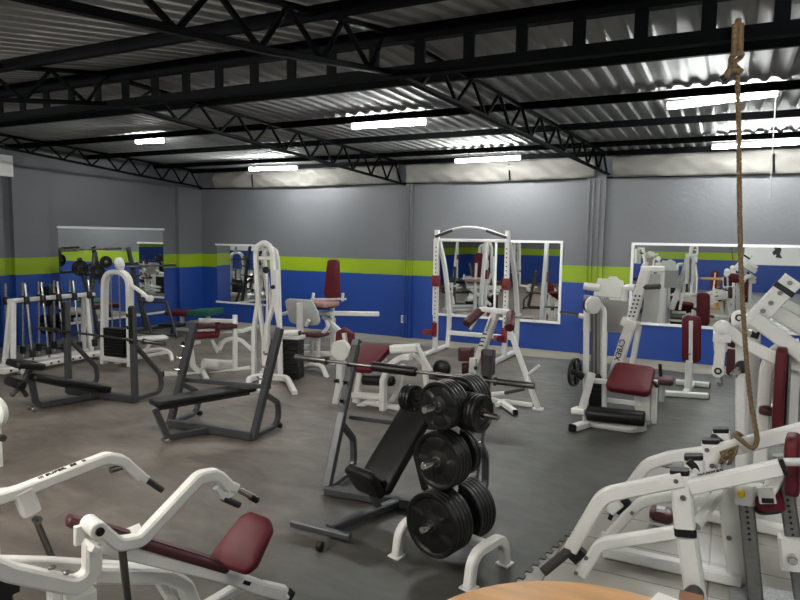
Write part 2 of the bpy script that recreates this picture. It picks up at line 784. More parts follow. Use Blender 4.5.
def rng(a, b, n):
    return [a+(b-a)*i/(n-1) for i in range(n)]


pl3 = lambda s, z: vec(-2.33+max(0, s-4.48)*.045, s, z)
truss('black lattice truss running overhead to the middle back wall pilaster',
      [(4.56, 3.325), (8, 3.30), (12.1, 3.265)], [(4.56, 3.60), (12.1, 3.60)],
      rng(4.9, 12.0, 11), [a+.35 for a in rng(4.9, 12.0, 11)][:-1], pl3)
truss('near half of lattice truss at top of picture, sloping down towards the camera',
      [(.3, 2.80), (2.95, 3.11), (4.40, 3.32)], [(.3, 2.93), (3.1, 3.40), (4.40, 3.61)],
      rng(.5, 4.1, 7), [a+.25 for a in rng(.5, 4.1, 7)], lambda s, z: vec(-2.33, s, z))
pl2 = lambda s, z: vec(-5.42-(s-4.48)*.072, s, z)
truss('black lattice truss running to the pilaster left of the power rack',
      [(4.56, 3.36), (8, 3.27), (12.0, 3.17)], [(4.56, 3.60), (12.0, 3.58)],
      rng(4.7, 11.8, 11), [a+.35 for a in rng(4.7, 11.8, 11)][:-1], pl2)
truss('near half of lattice truss at left edge under the windowed beam',
      [(.3, 2.75), (3.36, 3.17), (4.40, 3.33)], [(.3, 2.93), (3.38, 3.44), (4.40, 3.61)],
      rng(.6, 4.2, 7), [a+.25 for a in rng(.6, 4.2, 7)], lambda s, z: vec(-5.40, s, z))
pl1 = lambda s, z: vec(-10.4-(s-6.5)*.19, s, z)
truss('lattice truss along the left wall ending at the room corner',
      [(4.56, 3.48), (6.5, 3.44), (9.3, 3.32), (12.0, 3.23)], [(4.56, 3.64), (12.0, 3.60)],
      rng(5.0, 11.9, 11), [a+.34 for a in rng(5.0, 11.9, 11)][:-1], pl1)


# canvas over the back wall
def canvas(x0, x1, seed):
    p = P('canvas_sheet', 'canvas', loc=(x0, 12.1, 3.2))
    rnd = random.Random(seed)
    nx, nz = 140, 8
    ph = [rnd.uniform(0, 6) for _ in range(4)]
    grid = []
    for j in range(nz+1):
        row = []
        for i in range(nx+1):
            x = x0+(x1-x0)*i/nx
            t = j/nz
            sag = .04*math.sin(PI*i/nx)
            y = 12.07-.06*math.sin(t*PI)-.022*math.sin(x*4+ph[0]+t*5)-.016*math.sin(x*9+ph[1]-t*7)*math.sin(x*1.3+ph[2])-.012*math.sin(x*17+t*9+ph[3])
            row.append(p.bm.verts.new((x, y, 3.21-sag*(1-t)*.6+(3.57-3.21)*t)))
        grid.append(row)
    for j in range(nz):
        for i in range(nx):
            f = p.bm.faces.new((grid[j][i], grid[j][i+1], grid[j+1][i+1], grid[j+1][i]))
            f.smooth = True
    o = p.done()
    so = o.modifiers.new('thick', 'SOLIDIFY')
    so.thickness = .006
    return o


for k, (a, b, l) in enumerate([(-11.1, -6.15, 'cream canvas sheet above wall between room corner and first pilaster'),
                               (-5.95, -2.2, 'cream canvas sheet above wall over the power rack'),
                               (-1.9, 7.3, 'cream canvas sheet above wall over the right mirror')]):
    tag(canvas(a, b, k), l, 'canvas sheet')
p = P('angle_iron', 'truss', loc=(XL, YB, 3.2))
p.bar([vec(XL, 12.14, 3.21), vec(XR, 12.14, 3.21)], .03, .03)
tag(p.done(), 'thin dark steel angle along the top edge of the back wall', 'angle')
for x in (-3.78, .55, -9.9):
    p = P('strap', 'truss', loc=(x, 12.03, 3.2))
    p.bar([vec(x+.02, 12.0, 3.2), vec(x, 12.0, 3.5)], .03, .012)
    tag(p.done(), {-3.78: 'short dark strap on canvas left of the middle truss end', .55: 'short dark strap on canvas under right ceiling lamp', -9.9: 'short dark strap on canvas under left wall lamp'}[x], 'strap')


# fluorescent lamps
def lamp(a, b, label, tm='tube'):
    a, b = Vector(a), Vector(b)
    c = (a+b)/2
    t = thing('fluorescent_lamp', label, 'ceiling lamp', c, 'fluorescent ceiling lamps')
    d = (b-a).normalized()
    p = P('batten', 'lampw', t)
    p.bar([a-d*.02+Z1*.042, b+d*.02+Z1*.042], .035, .022)
    p.done()
    p = P('tube', tm, t)
    p.rod([a, b], .026, seg=10)
    p.done()
    for e, s in ((a, -1), (b, 1)):
        p = P('end_cap', 'lampw', t)
        p.bar([e+d*s*.012-Z1*.028, e+d*s*.012+Z1*.05], .05, .022, n=side(d))
        p.done()
    for f in (.2, .8):
        q = a.lerp(b, f)
        p = P('hanger', 'truss', t)
        p.rod([q+Z1*.06, vec(q.x, q.y, roofz(q.y)-.004)], .004, seg=6)
        p.done()
    return t


lamp(W(353, 127, 7.6), W(426, 122.5, 7.6), 'bright fluorescent tube in the middle of the ceiling')
lamp(W(456, 161.5, 11.0), W(520, 158, 11.0), 'fluorescent tube by the canvas above the power rack')
lamp(W(668, 107, 7.6), W(777, 93.5, 7.6), 'large bright fluorescent tube crossed by the rope')
lamp(W(713, 147.5, 11.0), W(713, 147.5, 11.0)+vec(1.3, 0, .02), 'fluorescent tube by the canvas at the right picture edge')
lamp(W(250, 169.5, 11.0), W(297, 168, 11.0), 'dim fluorescent tube by the canvas at the far left corner')
lamp(W(137, 142, 7.6), W(165, 141, 7.6), 'short fluorescent tube over the left wall mirror')
for q, l in (((-5.4, 1.5), 'warm fluorescent tube left of the frame over the front press'), ((-3.2, .4), 'warm fluorescent tube above the photographer on the left'), ((-8.3, 2.2), 'fluorescent tube outside the frame over left floor'), ((-4.2, 1.2), 'fluorescent tube over the left plate press outside frame'),  # the warm pair is unseen fill, added to brighten the near-left floor
             ((1.2, 2.0), 'fluorescent tube over the right machines outside frame'), ((4.5, 7.6), 'fluorescent tube far right outside frame'),
             ((-4.5, -3.5), 'fluorescent tube behind the camera on the left'), ((1.5, -3.5), 'fluorescent tube behind the camera on the right')):
    z = roofz(q[1])-.12
    lamp((q[0]-.6, q[1], z), (q[0]+.6, q[1], z), l, 'warmfill' if 'warm' in l else 'tube')

p = P('pull_cord', 'cord', loc=W(776, 97, 7.58))
p.rod([W(776, 97, 7.58), W(773, 140, 7.58), W(770, 200, 7.58)], .006, seg=6)
tag(p.done(), 'thin white pull cord hanging from the end of the bright right lamp', 'cord')


# mirrors
def mirror(x0, x1, z0, z1, label, frame=.045, name='wall_mirror', sides=True, splits=()):
    y = YB
    t = thing(name, label, 'mirror', (x0, y, z0))
    p = P('glass', 'mirror', t)
    p.abox(x0, x1, y-.012, y-.002, z0, z1)
    p.done()
    f = frame
    for nm, bb in (('frame_top', (x0-f, x1+f, z1, z1+f)), ('frame_bottom', (x0-f, x1+f, z0-f, z0))):
        p = P(nm, 'trim', t)
        p.abox(bb[0], bb[1], y-.03, y-.001, bb[2], bb[3])
        p.done()
    if sides:
        for a, b in ((x0-f, x0), (x1, x1+f)):
            p = P('frame_side', 'trim', t)
            p.abox(a, b, y-.03, y-.001, z0, z1)
            p.done()
    for s_ in splits:
        p = P('frame_divider', 'trim', t)
        p.abox(s_-.02, s_+.02, y-.03, y-.012, z0, z1)
        p.done()
    return t


mirror(-5.33, -2.80, .56, 2.03, 'white framed wall mirror behind the power rack', splits=(-4.05,))
mirror(-1.50, 4.6, .66, 2.02, 'long white framed wall mirror on the right of the back wall')
mirror(-11.15, -9.65, .48, 1.84, 'small wall mirror near the room corner with white top and bottom strips', frame=.04, sides=False)
# left wall mirror
t = thing('wall_mirror', 'tall frameless mirror on the left wall behind the bar rack', 'mirror', (XL, 8.4, .25))
p = P('glass', 'mirror', t)
p.abox(XL+.002, XL+.012, 8.40, 11.05, .30, 2.18)
p.done()
p = P('frame_top', 'trim', t)
p.abox(XL+.001, XL+.03, 8.38, 11.08, 2.18, 2.225)
p.done()
p = P('frame_bottom', 'trim', t)
p.abox(XL+.001, XL+.03, 8.38, 11.08, .255, .30)
p.done()

# conduits, socket, high box
for nm, xs_, zb, lab in (('electrical_conduit', (-5.99, -5.93, -5.87), 0.0, 'pipe'), ('electrical_conduit', (-2.30, -2.22, -2.12), 0.0, 'pipe')):
    for i, x in enumerate(xs_):
        p = P(nm, 'wall', loc=(x, YB-.1, 0))
        p.rod([vec(x, YB-.095, .02), vec(x, YB-.095, 3.18)], .018, seg=8)
        tag(p.done(), ['left', 'middle', 'right'][i]+' painted conduit of three on the '+('pilaster left of the power rack' if x < -4 else 'pilaster right of the framed mirror'), 'conduit', 'painted conduits on the pilasters')
p = P('cable_cover', 'trim', loc=W(591, 285, 12.1))
p.bar([W(591, 287, 12.15), W(591.5, 265, 12.15)], .03, .02)
tag(p.done(), 'short pale vertical strip on the lime band right of mirror', 'cover')
a = W(403, 319, YB-.08)
t = thing('wall_socket', 'small white wall socket low on the blue wall left of power rack', 'socket', a)
p = P('plate', 'socket', t)
p.abox(a.x-.045, a.x+.045, YB-.085, YB-.07, a.z-.08, a.z+.08)
p.done()
p = P('outlet', 'pale', t)
p.abox(a.x-.02, a.x+.02, YB-.09, YB-.085, a.z-.05, a.z+.05)
p.done()
a, b = WX(0, 176, XL+.15), WX(11, 157, XL+.15)
p = P('wall_box', 'trim', loc=a)
p.abox(XL, XL+.2, a.y-.5, b.y, a.z-.0, b.z+.02)
tag(p.done(), 'white box fixed high on the left wall at the picture edge', 'box')


# ============================================================ WEIGHT PLATES
def plate_proto(R, t, name, label):
    """plate lying round local Z, with three grip recesses, raised rim and hub"""
    bm = bmesh.new()
    seg = 48
    prof = [(.026, 1), (.05, 1), (.062, 0), (R*.42, 0), (R*.46, -1), (R*.80, -1), (R*.84, 0), (R*.88, 1), (R*.97, 1), (R, .6)]

    def hz(k, a, sgn):
        r, m = prof[k]
        c = (a % (2*PI/3))-PI/3
        if m == -1:
            return t*.5*(.03 if abs(c) < .45 else .78)
        return t*.5*(1.0 if m == 1 else (.6 if m == .6 else .6))
    tops, bots = [], []
    for sgn, L in ((1, tops), (-1, bots)):
        for k, (r, m) in enumerate(prof):
            L.append([bm.verts.new((r*math.cos(2*PI*i/seg), r*math.sin(2*PI*i/seg), sgn*hz(k, 2*PI*i/seg, sgn))) for i in range(seg)])
    for L, rev in ((tops, False), (bots, True)):
        for A, B in zip(L, L[1:]):
            for i in range(seg):
                j = (i+1) % seg
                f = bm.faces.new((A[i], B[i], B[j], A[j]) if not rev else (A[j], B[j], B[i], A[i]))
                f.smooth = True
    for A, B in ((tops[0], bots[0]), (bots[-1], tops[-1])):
        for i in range(seg):
            j = (i+1) % seg
            bm.faces.new((A[i], A[j], B[j], B[i]))
    bmesh.ops.recalc_face_normals(bm, faces=bm.faces)
    me = bpy.data.meshes.new(name)
    bm.to_mesh(me)
    bm.free()
    me.materials.append(M['iron'])
    o = bpy.data.objects.new(name, me)
    C.objects.link(o)
    o['category'] = 'weight plate'
    # chrome hub ring
    q = P('hub_ring', 'bar')
    q.lathe(vec(0, 0, -t*.52), Z1, [(0, .0262), (0, .036), (t*1.04, .036), (t*1.04, .0262)], 20)
    h = q.done()
    h.parent = o
    return o


def orient(o, pos, axis):
    o.rotation_euler = Vector(axis).to_track_quat('Z', 'Y').to_euler()
    o.location = pos


PL = {}
PROTO_USED = {}


def put_plate(kind, pos, axis, label, group):
    R, t = {'big': (.207, .034), 'mid': (.182, .032), 'light': (.153, .03), 'small': (.12, .026), 'tiny': (.092, .024)}[kind]
    if kind not in PL:
        PL[kind] = plate_proto(R, t, 'weight_plate', label)
        o = PL[kind]
    else:
        o = copy_tree(PL[kind])
    orient(o, pos, axis)
    o.rotation_euler.rotate_axis('Z', random.uniform(0, 2))
    o['label'] = label
    o['group'] = group
    return o


# ============================================================ BARBELL
def barbell(a, b, label, sleeve=.40, grip=None, sr=.025):
    a, b = Vector(a), Vector(b)
    d = (b-a).normalized()
    t = thing('barbell', label, 'barbell', (a+b)/2)
    p = P('shaft', 'bar', t)
    p.rod([a+d*sleeve, b-d*sleeve], .0145)
    p.done()
    for e, s in ((a, 1), (b, -1)):
        p = P('sleeve', 'bar', t)
        L = sleeve
        p.lathe(e, d*s, [(0, 0), (0, sr-.004), (.006, sr), (L-.02, sr), (L-.02, sr+.012), (L, sr+.012), (L, 0)], 18)
        p.done()
    if grip:
        p = P('foam_sleeve', 'vinyl', t)
        p.roll(a.lerp(b, grip[0]), a.lerp(b, grip[1]), .042, .008)
        p.done()
    return t


def caps(parent, pts, m='black', r=.03):
    for a, d in pts:
        p = P('end_cap', m, parent)
        a, d = Vector(a), Vector(d).normalized()
        p.bar([a, a+d*.02], r*2, r*2)
        p.done()


# ============================================================ PLATE TREE (front centre)
e2 = vec(.25, .968, 0)
e1 = vec(.968, -.25, 0)
fl, fr, br = G(396, 560), G(473, 585), G(511, 563)
tc = vec(-1.515, 3.80, 0)
t = thing('plate_tree', 'white plate tree with arched feet carrying black weight plates', 'plate rack', tc)
Lm, Rm = tc-e1*.29, tc+e1*.29
for m_, lab in ((Lm, None), (Rm, None)):
    p = P('arched_foot', 'white', t)
    a, b = m_-e2*.2, m_+e2*.2
    p.bar([a+Z1*.008, a+Z1*.20+e2*.03, b+Z1*.20-e2*.03, b+Z1*.008], .062, .062, r=.11)
    p.done()
    for q in (a, b):
        p = P('foot_plate', 'white', t)
        p.box(q+Z1*.005, e1*.045, e2*.045, Z1*.005)
        p.done()
p = P('base_beam', 'white', t)
p.bar([Lm+Z1*.19, Rm+Z1*.19], .06, .06)
p.done()
p = P('post', 'white', t)
p.bar([tc+Z1*.17, tc+Z1*1.13], .065, .065, n=e1)
p.done()
LV = [(.305, 'bottom'), (.71, 'middle'), (1.06, 'top')]
for z, nm in LV:
    for s in (-1, 1):
        p = P('peg', 'chrome', t)
        p.lathe(tc+Z1*z+e2*s*.03, e2*s, [(0, 0), (0, .023), (.27, .023), (.275, .019), (.275, 0)], 16)
        p.done()
for s in (-1, 1):
    p = P('peg', 'bar', t)
    p.lathe(tc+Z1*1.02+e1*s*.03, e1*s, [(0, 0), (0, .020), (.30 if s > 0 else .42, .020), (.305 if s > 0 else .425, .016), (.305 if s > 0 else .425, 0)], 16)
    p.done()
GP = 'black weight plates on the plate tree'
words = ['innermost', 'second', 'third', 'fourth', 'outermost']
for (z, nm), kF, kB, nF, nB in zip(LV, ('big', 'mid', 'light'), ('big', 'light', 'light'), (5, 4, 4), (5, 2, 5)):
    for s, kk, n_, sn in ((-1, kF, nF, 'near'), (1, kB, nB, 'far')):
        tt = .0355 if kk == 'big' else .0335
        for i in range(n_):
            w_ = words[i] if i < n_-1 else 'outermost'
            put_plate(kk, tc+Z1*z+e2*s*(.058+tt*i), e2*s, '%s black weight plate on the %s %s peg of the tree' % (w_, nm, sn), GP)
for s, n_, sn, kk, d0 in ((-1, 3, 'left', 'tiny', .33), (1, 5, 'right', 'small', .10)):
    for i in range(n_):
        w_ = words[i] if i < n_-1 else 'outermost'
        put_plate(kk, tc+Z1*1.02+e1*s*(d0+.028*i), e1*s, '%s small black weight plate on the %s-pointing side peg of the tree' % (w_, sn), GP)

# ============================================================ K incline bench press
Lb, Rb = G(326, 495), vec(-1.63, 4.42, 0)
xd = (Rb-Lb).normalized()
ax = vec(-xd.y, xd.x, 0)
t = thing('incline_bench_press', 'dark grey incline bench press with black pads behind the plate tree', 'weight bench', (Lb+Rb)/2)
Lt = V(357, 340, Lb, Lb+ax)
hook = V(352, 368, Lb, Lb+ax)
sh = Lt-Lb
for q in (Lb, Rb):
    p = P('upright', 'grey', t)
    p.bar([q+Z1*.03, q+sh], .075, .06, n=xd)
    up = p.done()
    a = q+sh*.45
    p = P('rear_brace', 'grey', t)
    p.bar([a, q+ax*.50+Z1*.33, q+ax*.52+Z1*.05, q+Z1*.05], .055, .05, r=.1)
    p.done()
    p = P('catch_plate', 'black', up)
    p.bar([q+sh*.52-ax*.035, q+sh*.97-ax*.035], .05, .012, n=xd)
    p.done()
    for f in (.60, .72, .84):
        p = P('hook', 'black', up)
        s_ = q+sh*f-ax*.035
        p.rod([s_, s_-ax*.045-Z1*.005, s_-ax*.055+Z1*.02], .009, seg=8)
        p.done()
p = P('floor_beam', 'grey', t)
p.bar([Lb+Z1*.045, Rb+Z1*.045], .08, .07)
p.done()
p = P('cross_bar', 'grey', t)
p.bar([Lb+sh*.45+ax*.18, Rb+sh*.45+ax*.18], .035, .035)
p.done()
mid = (Lb+Rb)/2+xd*.02
fx = G(329, 536)
pa = G(398, 508)
p = P('spine', 'grey', t)
p.bar([fx+Z1*.05, pa+Z1*.05], .07, .06)
p.done()
p = P('foot_bar', 'grey', t)
p.bar([G(292, 523, .05), G(350, 537, .05)], .05, .045)
p.done()
p = P('transport_wheel', 'black', t)
w0 = G(320, 546, .035)
p.roll(w0-xd*.02, w0+xd*.02, .035)
p.done()
ba = hor(pa-fx)
bs = side(ba)
# backrest and seat
c0 = V(366, 488, fx, pa)
lo, hi = G(365, 492, .17), None
lo = V(372, 492, fx, pa)
hi_ = V(425, 398, fx, pa+ax*0)
p = P('backrest', 'vinyl', t)
nrm = (hi_-lo).cross(bs)
p.line(lo+Z1*.02, lo+(hi_-lo)*1.0, .33, .075, .05, .95)
p.done()
p = P('backrest_rail', 'grey', t)
p.bar([lo+ba*.06, hi_+ba*.06-Z1*.03], .05, .05)
p.done()
p = P('backrest_support', 'grey', t)
p.bar([lo.lerp(hi_, .6)+ba*.07, vec(*(lo.lerp(hi_, .6)+ba*.25).to_2d(), .07)], .05, .05)
p.done()
p = P('seat', 'vinyl', t)
sa = V(363, 468, fx, pa)
sb = V(374, 492, fx, pa)
p.line(sa-ba*.05, sb-ba*.02, .30, .07, .05, 1.0)
p.done()
p = P('seat_post', 'grey', t)
p.bar([sa.lerp(sb, .5)-ba*.02, vec(*(sb+ba*.05).to_2d(), .06)], .05, .05)
p.done()
ha = V(295, 358, Lb-ax*.0+sh*0+hor(sh)*0, Rb)
h0 = hook-ax*.07
barbell(V(295, 357, h0, h0+xd), V(535, 386, h0, h0+xd), 'barbell with black foam sleeve resting on incline bench behind plate tree', .32, grip=(.355, .54))

# ============================================================ D flat bench press
Lb, Rb = G(170, 427), G(253, 441)
xd = (Rb-Lb).normalized()
ax = vec(-xd.y, xd.x, 0)
if ax.y < 0:
    ax = -ax
t = thing('flat_bench_press', 'dark grey flat bench press with empty slanted uprights, centre left', 'weight bench', (Lb+Rb)/2)
Rt = G(280, 328, 1.17)
shd = Rt-Rb
shd = vec(ax.x*.30, ax.y*.30, 1.17)
for q, tp in ((Lb, V(195, 322, Lb, Lb+(Rt-Rb))), (Rb, Rt)):
    s_ = tp-q
    p = P('upright', 'grey', t)
    p.bar([q+Z1*.03, tp], .08, .06, n=xd)
    up = p.done()
    hb = hor(s_)
    p = P('rear_brace', 'grey', t)
    rf = q+ax*.42
    p.bar([q+s_*.42, rf+ax*.03+Z1*.30, rf+ax*.03+Z1*.05, q+Z1*.05], .055, .05, r=.12)
    p.done()
    p = P('foot_cap', 'black', t)
    p.roll(rf+ax*.05+Z1*.04-xd*.03, rf+ax*.05+Z1*.04+xd*.03, .03)
    p.done()
    p = P('catch_plate', 'black', up)
    o_ = -hb*.035
    p.bar([q+s_*.50+o_, q+s_*.90+o_], .05, .014, n=xd)
    p.done()
    for f in (.55, .66, .77):
        p = P('hook', 'chrome', up)
        a = q+s_*f+o_
        p.rod([a, a+o_*1.6, a+o_*2+Z1*.03], .011, seg=8)
        p.done()
p = P('floor_beam', 'grey', t)
p.bar([Lb+Z1*.05, Rb+Z1*.05], .08, .09)
p.done()
p = P('cross_bar', 'grey', t)
p.bar([Lb+ax*.16+Z1*.50, Rb+ax*.30+Z1*.50], .05, .045)
p.done()
ff = G(166, 443)
mc = (Lb+Rb)/2
p = P('bench_leg', 'grey', t)
pad0 = V(152, 405, ff, mc)
pad1 = V(240, 390, ff, mc)
pad1.z = min(pad1.z, 10)
ba = hor(mc-ff)
b0 = vec(ff.x, ff.y, 0)
hz = .36
p.bar([vec(*(b0+ba*.0-ba*.10).to_2d(), hz), b0+ba*.02+Z1*.05, vec(*(mc).to_2d(), .05)], .06, .06, r=.08)
p.done()
p = P('bench_rail', 'grey', t)
s0 = b0-ba*.13+Z1*.375
s1 = s0+ba*1.12
p.bar([s0+ba*.05, s1-ba*.05], .05, .05)
p.done()
p = P('bench_pad', 'vinyl', t)
p.line(s0+Z1*.055, s1+Z1*.055, .26, .06, .06)
p.done()
p = P('foot_cap', 'chrome', t)
p.roll(b0-side(ba)*.05+Z1*.03, b0+side(ba)*.05+Z1*.03, .028)
p.done()
DBENCH = t

# ============================================================ B decline bench with barbell
Lb, Rb = G(69, 394), G(135, 403)
xd = (Rb-Lb).normalized()
ax = vec(-xd.y, xd.x, 0)
t = thing('decline_bench_press', 'dark grey decline bench press with vertical uprights on the left', 'weight bench', (Lb+Rb)/2)
Rt = V(135, 306, Rb, Rb+xd)
for q in (Lb, Rb):
    p = P('upright', 'grey', t)
    p.bar([q+Z1*.02, q+Z1*Rt.z], .075, .075, n=xd)
    up = p.done()
    p = P('rear_brace', 'grey', t)
    p.bar([q+Z1*.75, q+ax*.45+Z1*.28, q+ax*.48+Z1*.05, q+Z1*.05], .055, .05, r=.12)
    p.done()
    p = P('catch_plate', 'black', up)
    p.bar([q+Z1*.75-ax*.042, q+Z1*1.2-ax*.042], .06, .014, n=xd)
    p.done()
    for f in (.8, .95, 1.1):
        p = P('hook', 'black', up)
        p.rod([q+Z1*f-ax*.045, q+Z1*(f-.005)-ax*.09, q+Z1*(f+.03)-ax*.10], .011, seg=8)
        p.done()
p = P('floor_beam', 'grey', t)
p.bar([Lb+Z1*.05, Rb+Z1*.05], .09, .09)
p.done()
ff = G(34, 411)
mc = (Lb+Rb)/2
ba = hor(mc-ff)
p = P('bench_leg', 'grey', t)
p.bar([V(31, 377, ff, mc), ff+ba*.03+Z1*.05, mc+Z1*.05], .065, .065, r=.1)
p.done()
p = P('bench_pad', 'vinyl', t)
a, b = V(28, 376, ff, mc), V(107, 388, ff, mc)
p.line(a, b, .30, .075, .05)
p.done()
p = P('bench_rail', 'grey', t)
p.bar([a-Z1*.06+ba*.1, b-Z1*.06-ba*.05], .05, .05)
p.done()
p = P('rail_support', 'chrome', t)
p.bar([b-ba*.15-Z1*.06, vec(*(b-ba*.22).to_2d(), .07)], .05, .05)
p.done()
p = P('seat', 'vinyl', t)
a2, b2 = V(10, 363, ff, mc), V(41, 366, ff, mc)
p.line(a2, b2, .34, .08, .06)
p.done()
p = P('seat_post', 'grey', t)
p.bar([V(30, 368, ff, mc), V(21, 390, ff, mc)], .07, .06)
p.done()
p = P('leg_roller', 'vinyl', t)
q = V(15, 383, ff, mc)
p.roll(q-side(ba)*.2, q+side(ba)*.2, .055)
p.done()
p = P('foot_bar', 'grey', t)
p.bar([V(21, 386, ff, mc), V(11, 396, ff, mc)], .05, .045)
p.bar([V(21, 388, ff, mc), V(27, 396, ff, mc)], .05, .045)
p.done()
for sg in (-1, 1):
    p = P('transport_wheel', 'chrome', t)
    q = ff+side(ba)*.06*sg-ba*.02+Z1*.032
    p.roll(q-side(ba)*.018, q+side(ba)*.018, .032)
    p.done()
h0 = Lb-ax*.09
barbell(V(38, 328, h0, h0+xd), V(165, 344, h0, h0+xd), 'barbell resting on the dark grey decline bench at the left', .33)

# ============================================================ A rack of upright bars
A_, B_ = vec(-9.56, 5.95, 0), vec(-9.62, 7.35, 0)
ra = hor(B_-A_)
rn = side(ra)        # towards left wall
if rn.x > 0:
    rn = -rn
z0 = V(12, 301, A_, B_).z
z1 = V(90, 294, A_, B_).z
zr = (z0+z1)/2
t = thing('bar_rack', 'white rack holding ten upright short bars by left wall', 'rack', (A_+B_)/2)
p = P('top_rail', 'white', t)
p.bar([V(10, 301, A_, B_), V(92, 294, A_, B_)], .16, .055, n=rn)
p.done()
for q, tp in ((A_, V(12, 303, A_, B_)), (B_, V(85, 297, A_, B_))):
    for s in (-1, 1):
        p = P('leg', 'white', t)
        p.bar([q+rn*.10*s+Z1*.02, vec(*(tp+rn*.03*s).to_2d(), tp.z)], .06, .07)
        p.done()
    p = P('foot', 'white', t)
    p.bar([q-rn*.32+Z1*.03, q+rn*.3+Z1*.03], .07, .05)
    p.done()
for k, o_ in (('base_tray', -.26), ('base_tray', .05)):
    p = P(k, 'white', t)
    p.bar([A_-ra*.35-rn*-o_*-1+Z1*.075 if 0 else A_-ra*.3+rn*o_+Z1*.09, B_+ra*.1+rn*o_+Z1*.09], .17, .07)
    for i in range(0):
        pass
    p.done()
for i in range(12):
    p = P('peg_hole', 'black', t)
    q = A_-ra*.2+ra*(i*.13)+rn*(-.26-.086)+Z1*.09
    p.lathe(q, -rn, [(0, 0), (0, .018), (.004, .018), (.004, 0)], 10)
    p.done()
tops = [10.5, 18.5, 27.5, 35, 43.5, 51, 59, 67, 74.5, 82]
num = ['first', 'second', 'third', 'fourth', 'fifth', 'sixth', 'seventh', 'eighth', 'ninth', 'tenth']
first = None
for i, x in enumerate(tops):
    back = i % 2 == 0
    s = (.09 if back else -.12)
    tp = V(x, 283+(2 if i % 3 == 1 else 0), A_, B_)
    q = vec(tp.x, tp.y, 0)+rn*s
    top = vec(q.x, q.y, zr+.26)+ra*(.02 if i % 2 else -.015)
    bot = vec(q.x, q.y, .14)-rn*.14*(1 if not back else -.6)
    u = (bot-top).normalized()
    if first is None:
        t = thing('curl_bar', '', 'bar', top, 'upright short bars in white rack')
        p = P('shaft', 'chrome', t)
        p.rod([top, top+u*1.17], .018)
        p.done()
        for a in (.20, 1.0):
            p = P('collar', 'black', t)
            p.roll(top+u*a, top+u*(a+.12), .042, .01, seg=14)
            p.done()
        first = t
        base_u = u
    else:
        t = copy_tree(first)
        t.location = top
        t.rotation_euler = base_u.rotation_difference(u).to_euler()
    t['label'] = num[i]+' chrome short bar from the left in the white upright rack'

# plate rack with round plates behind the bars
c = WX(45, 330, -10.9)
c = vec(-10.9, 7.6, 0)
t = thing('plate_stand', 'dark plate stand half hidden behind the white bar rack', 'plate rack', c)
p = P('post', 'grey', t)
p.bar([c+Z1*.02, c+Z1*1.15], .08, .08)
p.done()
p = P('base', 'grey', t)
p.bar([c-Y1*.35+Z1*.03, c+Y1*.35+Z1*.03], .08, .05)
p.bar([c-X1*.35+Z1*.03, c+X1*.35+Z1*.03], .08, .05)
p.done()
for z in (.45, .95):
    for s in (-1, 1):
        p = P('peg', 'bar', t)
        p.lathe(c+Y1*s*.03+Z1*z, Y1*s, [(0, 0), (0, .02), (.22, .02), (.22, 0)], 12)
        p.done()
        for i in range(2):
            put_plate('mid' if z < .6 else 'mid', c+Y1*s*(.08+.034*i)+Z1*z, Y1*s, '%s black plate on %s %s peg of stand behind the bar rack' % (('inner', 'outer')[i], 'low' if z < .6 else 'high', 'near' if s < 0 else 'far'), 'plates behind the bar rack')

# ============================================================ C white cable column
A_, B_ = G(104, 363), G(132, 369)
A_, B_ = vec(-8.80, 6.95, 0), vec(-8.20, 7.12, 0)
A_ = G(104, 364)
B_ = G(131, 367)
xd = hor(B_-A_)
ax = vec(-xd.y, xd.x, 0)
zt = V(118, 272, A_, B_).z
t = thing('seated_cable_machine', 'white machine with inverted U column and black weight stack, left', 'exercise machine', (A_+B_)/2)
p = P('column_frame', 'white', t)
p.bar([A_+Z1*.01, vec(*V(106, 300, A_, B_).to_2d(), zt)-xd*0, vec(*V(130, 300, A_, B_).to_2d(), zt), B_+Z1*.01], .12, .075, r=.2)
p.done()
p = P('base_beam', 'white', t)
p.bar([A_+Z1*.10, B_+Z1*.10], .1, .08)
p.done()
p = P('base_beam', 'white', t)
p.bar([(A_+B_)/2-ax*.02+Z1*.06, (A_+B_)/2+ax*.55+Z1*.06], .1, .06)
p.done()
for u_ in (.35, .65):
    p = P('guide_rod', 'chrome', t)
    q = A_.lerp(B_, u_)
    p.rod([q+Z1*.15, q+Z1*(zt-.02)], .011)
    p.done()
p = P('weight_stack', 'iron', t)
c = A_.lerp(B_, .5)
w = (B_-A_).length*.36
for i in range(9):
    p.box(c+Z1*(.18+i*.05), xd*w, ax*.07, Z1*.023)
p.done()
p = P('pulley_cover', 'white2', t)
q = V(119.5, 264, A_, B_)
d = (V(125, 258, A_, B_)-V(115, 270, A_, B_)).normalized()
n_ = vec(.95, .25, .2).normalized()
p.lathe(q-n_*.025, n_, [(0, 0), (0, .09), (.008, .105), (.042, .105), (.05, .09), (.05, 0)], 28)
p.done()
p = P('lever_arm', 'white', t)
p.rod([V(131, 285, A_, B_), V(140, 293, A_, B_)+ax*.05, V(144, 299, A_, B_)+ax*.1], .03, fr=.05)
p.done()
p = P('lever_joint', 'white', t)
q = V(145, 299, A_, B_)+ax*.1
p.roll(q-xd*.05, q+xd*.05, .05)
p.done()
